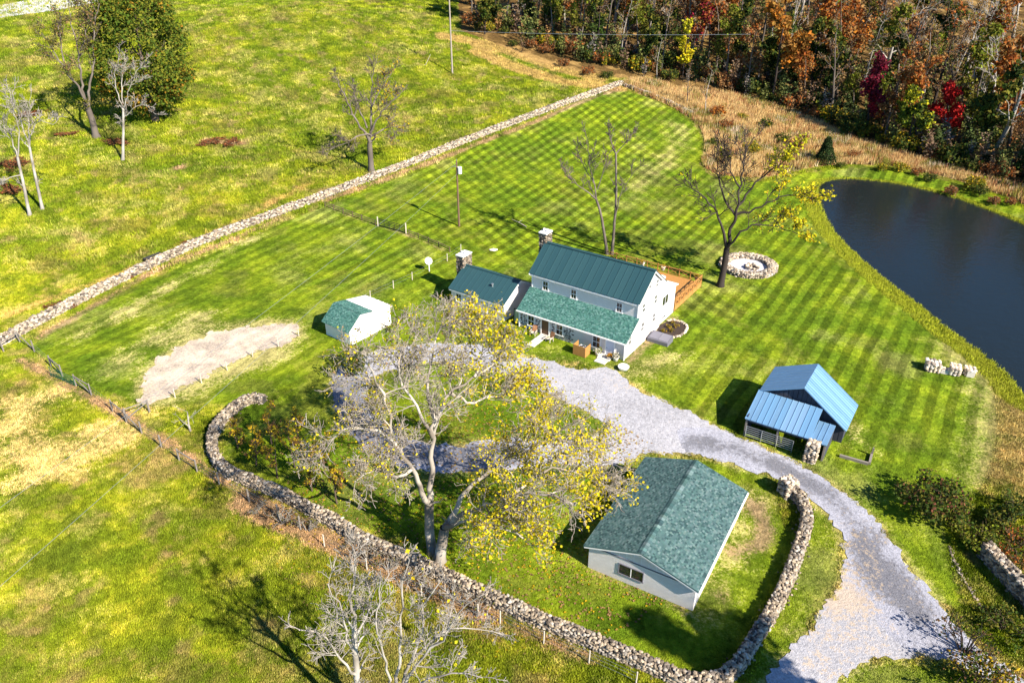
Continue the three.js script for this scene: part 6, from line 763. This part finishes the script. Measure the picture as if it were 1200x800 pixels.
const near = (r) => { const u = r(); const z = -31 - 95 * Math.pow(u, 1.25), hw = 0.66 * (-z * 0.866 + 22.25), x = (r() * 2 - 1) * hw; return [x, z]; };
grassField('pasture_grass', 'rough tufted pasture grass', tuftGeo(rng(1), 7, 0.13, 0.03, 0.36), 210000, (r) => { const p = near(r), [x, z] = p; if (smp(mLawn, x, z) > 0.5 || smp(mDrive, x, z) > 0.25 + 0.4 * vn(x * 1.5, z * 1.5) || smp(mSand, x, z) > 0.5 || isPond(x, z) || smp(mForest, x, z) > 0.3) return null; if (smp(mEarth, x, z) > 0.4 && r() < 0.75) return null; if (smp(mStraw, x, z) > 0.4 && r() < 0.55) return null; if (inPoly(x, z, garageFoot)) return null; return p; }, (r, p) => 0.7 + 0.8 * r(), (x, z, c, r) => { groundColor(x, z, c, true); const k = 1.25 + 0.7 * r(); c[0] *= k * 1.05; c[1] *= k; c[2] *= k; }, 901);
grassField('lawn_grass', 'short mown lawn grass', tuftGeo(rng(2), 6, 0.075, 0.022, 0.3), 150000, (r) => { const p = near(r), [x, z] = p; if (smp(mLawn, x, z) < 0.6 || smp(mDrive, x, z) > 0.3 || smp(mSand, x, z) > 0.4 + 0.5 * vn(x * 1.3, z * 1.3) || isPond(x, z)) return null; if (inPoly(x, z, houseFoot) || inPoly(x, z, wingFoot) || inPoly(x, z, barnFoot) || inPoly(x, z, garageFoot)) return null; return p; }, (r) => 0.8 + 0.5 * r(), (x, z, c, r) => { groundColor(x, z, c, true); const k = 1.15 + 0.4 * r(); c[0] *= k; c[1] *= k; c[2] *= k; }, 902);
grassField('meadow_grass', 'tall dry tan meadow grass', tuftGeo(rng(3), 9, 0.85, 0.05, 0.7), 15000, (r) => { const x = 20 + 85 * r(), z = -105 - 115 * r(); return smp(mMeadow, x, z) > 0.5 && r() < 0.35 + vn(x / 3, z / 3) ? [x, z] : null; }, (r) => 0.55 + 0.8 * r(), (x, z, c, r) => { const k = 1.0 + 0.8 * r(), w = vn(x / 4 + 9, z / 4) * 0.6 + r() * 0.4, t = w < 0.22 ? [0.32, 0.20, 0.07] : w < 0.48 ? [0.42, 0.31, 0.14] : w < 0.6 ? [0.27, 0.13, 0.06] : w < 0.8 ? [0.14, 0.14, 0.025] : [0.45, 0.37, 0.26]; c[0] = t[0] * k; c[1] = t[1] * k; c[2] = t[2] * k; }, 903);
grassField('bank_grass', 'longer yellow green grass along the pond bank', tuftGeo(rng(4), 7, 0.22, 0.04, 0.45), 14000, (r) => { const x = 38 + 60 * r(), z = -60 - 90 * r(); return smp(mBank, x, z) > 0.45 && smp(mPond, x, z) < 0.55 && visible(x, z) ? [x, z] : null; }, (r) => 0.7 + 0.6 * r(), (x, z, c, r) => { const k = 0.7 + 0.6 * r(); c[0] = 0.33 * k; c[1] = 0.36 * k; c[2] = 0.03; }, 904);
grassField('far_grass', 'coarse grass clumps of the upper pasture', tuftGeo(rng(5), 7, 0.30, 0.06, 0.7), 60000, (r) => { const z = -95 - 150 * r(), hw = 0.66 * (-z * 0.866 + 22.25), x = (r() * 2 - 1) * hw; return x < 60 && smp(mLawn, x, z) < 0.3 && smp(mMeadow, x, z) < 0.3 && !inPoly(x, z, forestPoly) && !isPond(x, z) ? [x, z] : null; }, (r) => 0.6 + 0.9 * r(), (x, z, c, r) => { groundColor(x, z, c, z > -214); const k = 1.2 + 0.7 * r(); c[0] *= k; c[1] *= k; c[2] *= k; }, 905);
// fallen yellow leaves under the sycamore
{ const r = rng(906), g = new THREE.BufferGeometry(); g.setAttribute('position', new THREE.Float32BufferAttribute([-0.09, 0, 0, 0, 0.03, 0.07, 0.09, 0, 0, -0.09, 0, 0, 0.09, 0, 0, 0, 0.03, -0.07], 3)); g.computeVertexNormals(); grassField('fallen_leaves', 'fallen yellow and brown leaves scattered below the sycamore', g, 4500, (q) => { const a = q() * 6.283, d = 15 * Math.sqrt(q()) , x = -2 + Math.cos(a) * d * 1.2, z = -50 + Math.sin(a) * d; return inPoly(x, z, garageFoot) ? null : [x, z]; }, (q) => 0.7 + 0.7 * q(), (x, z, c, q) => { const t = q() < 0.35 ? LC.gold : LC.tan, k = 0.5 + 0.5 * q(); c[0] = t[0] * k; c[1] = t[1] * k; c[2] = t[2] * k; }, 907).position.y = 0.07; }
renderer.render(scene, camera);
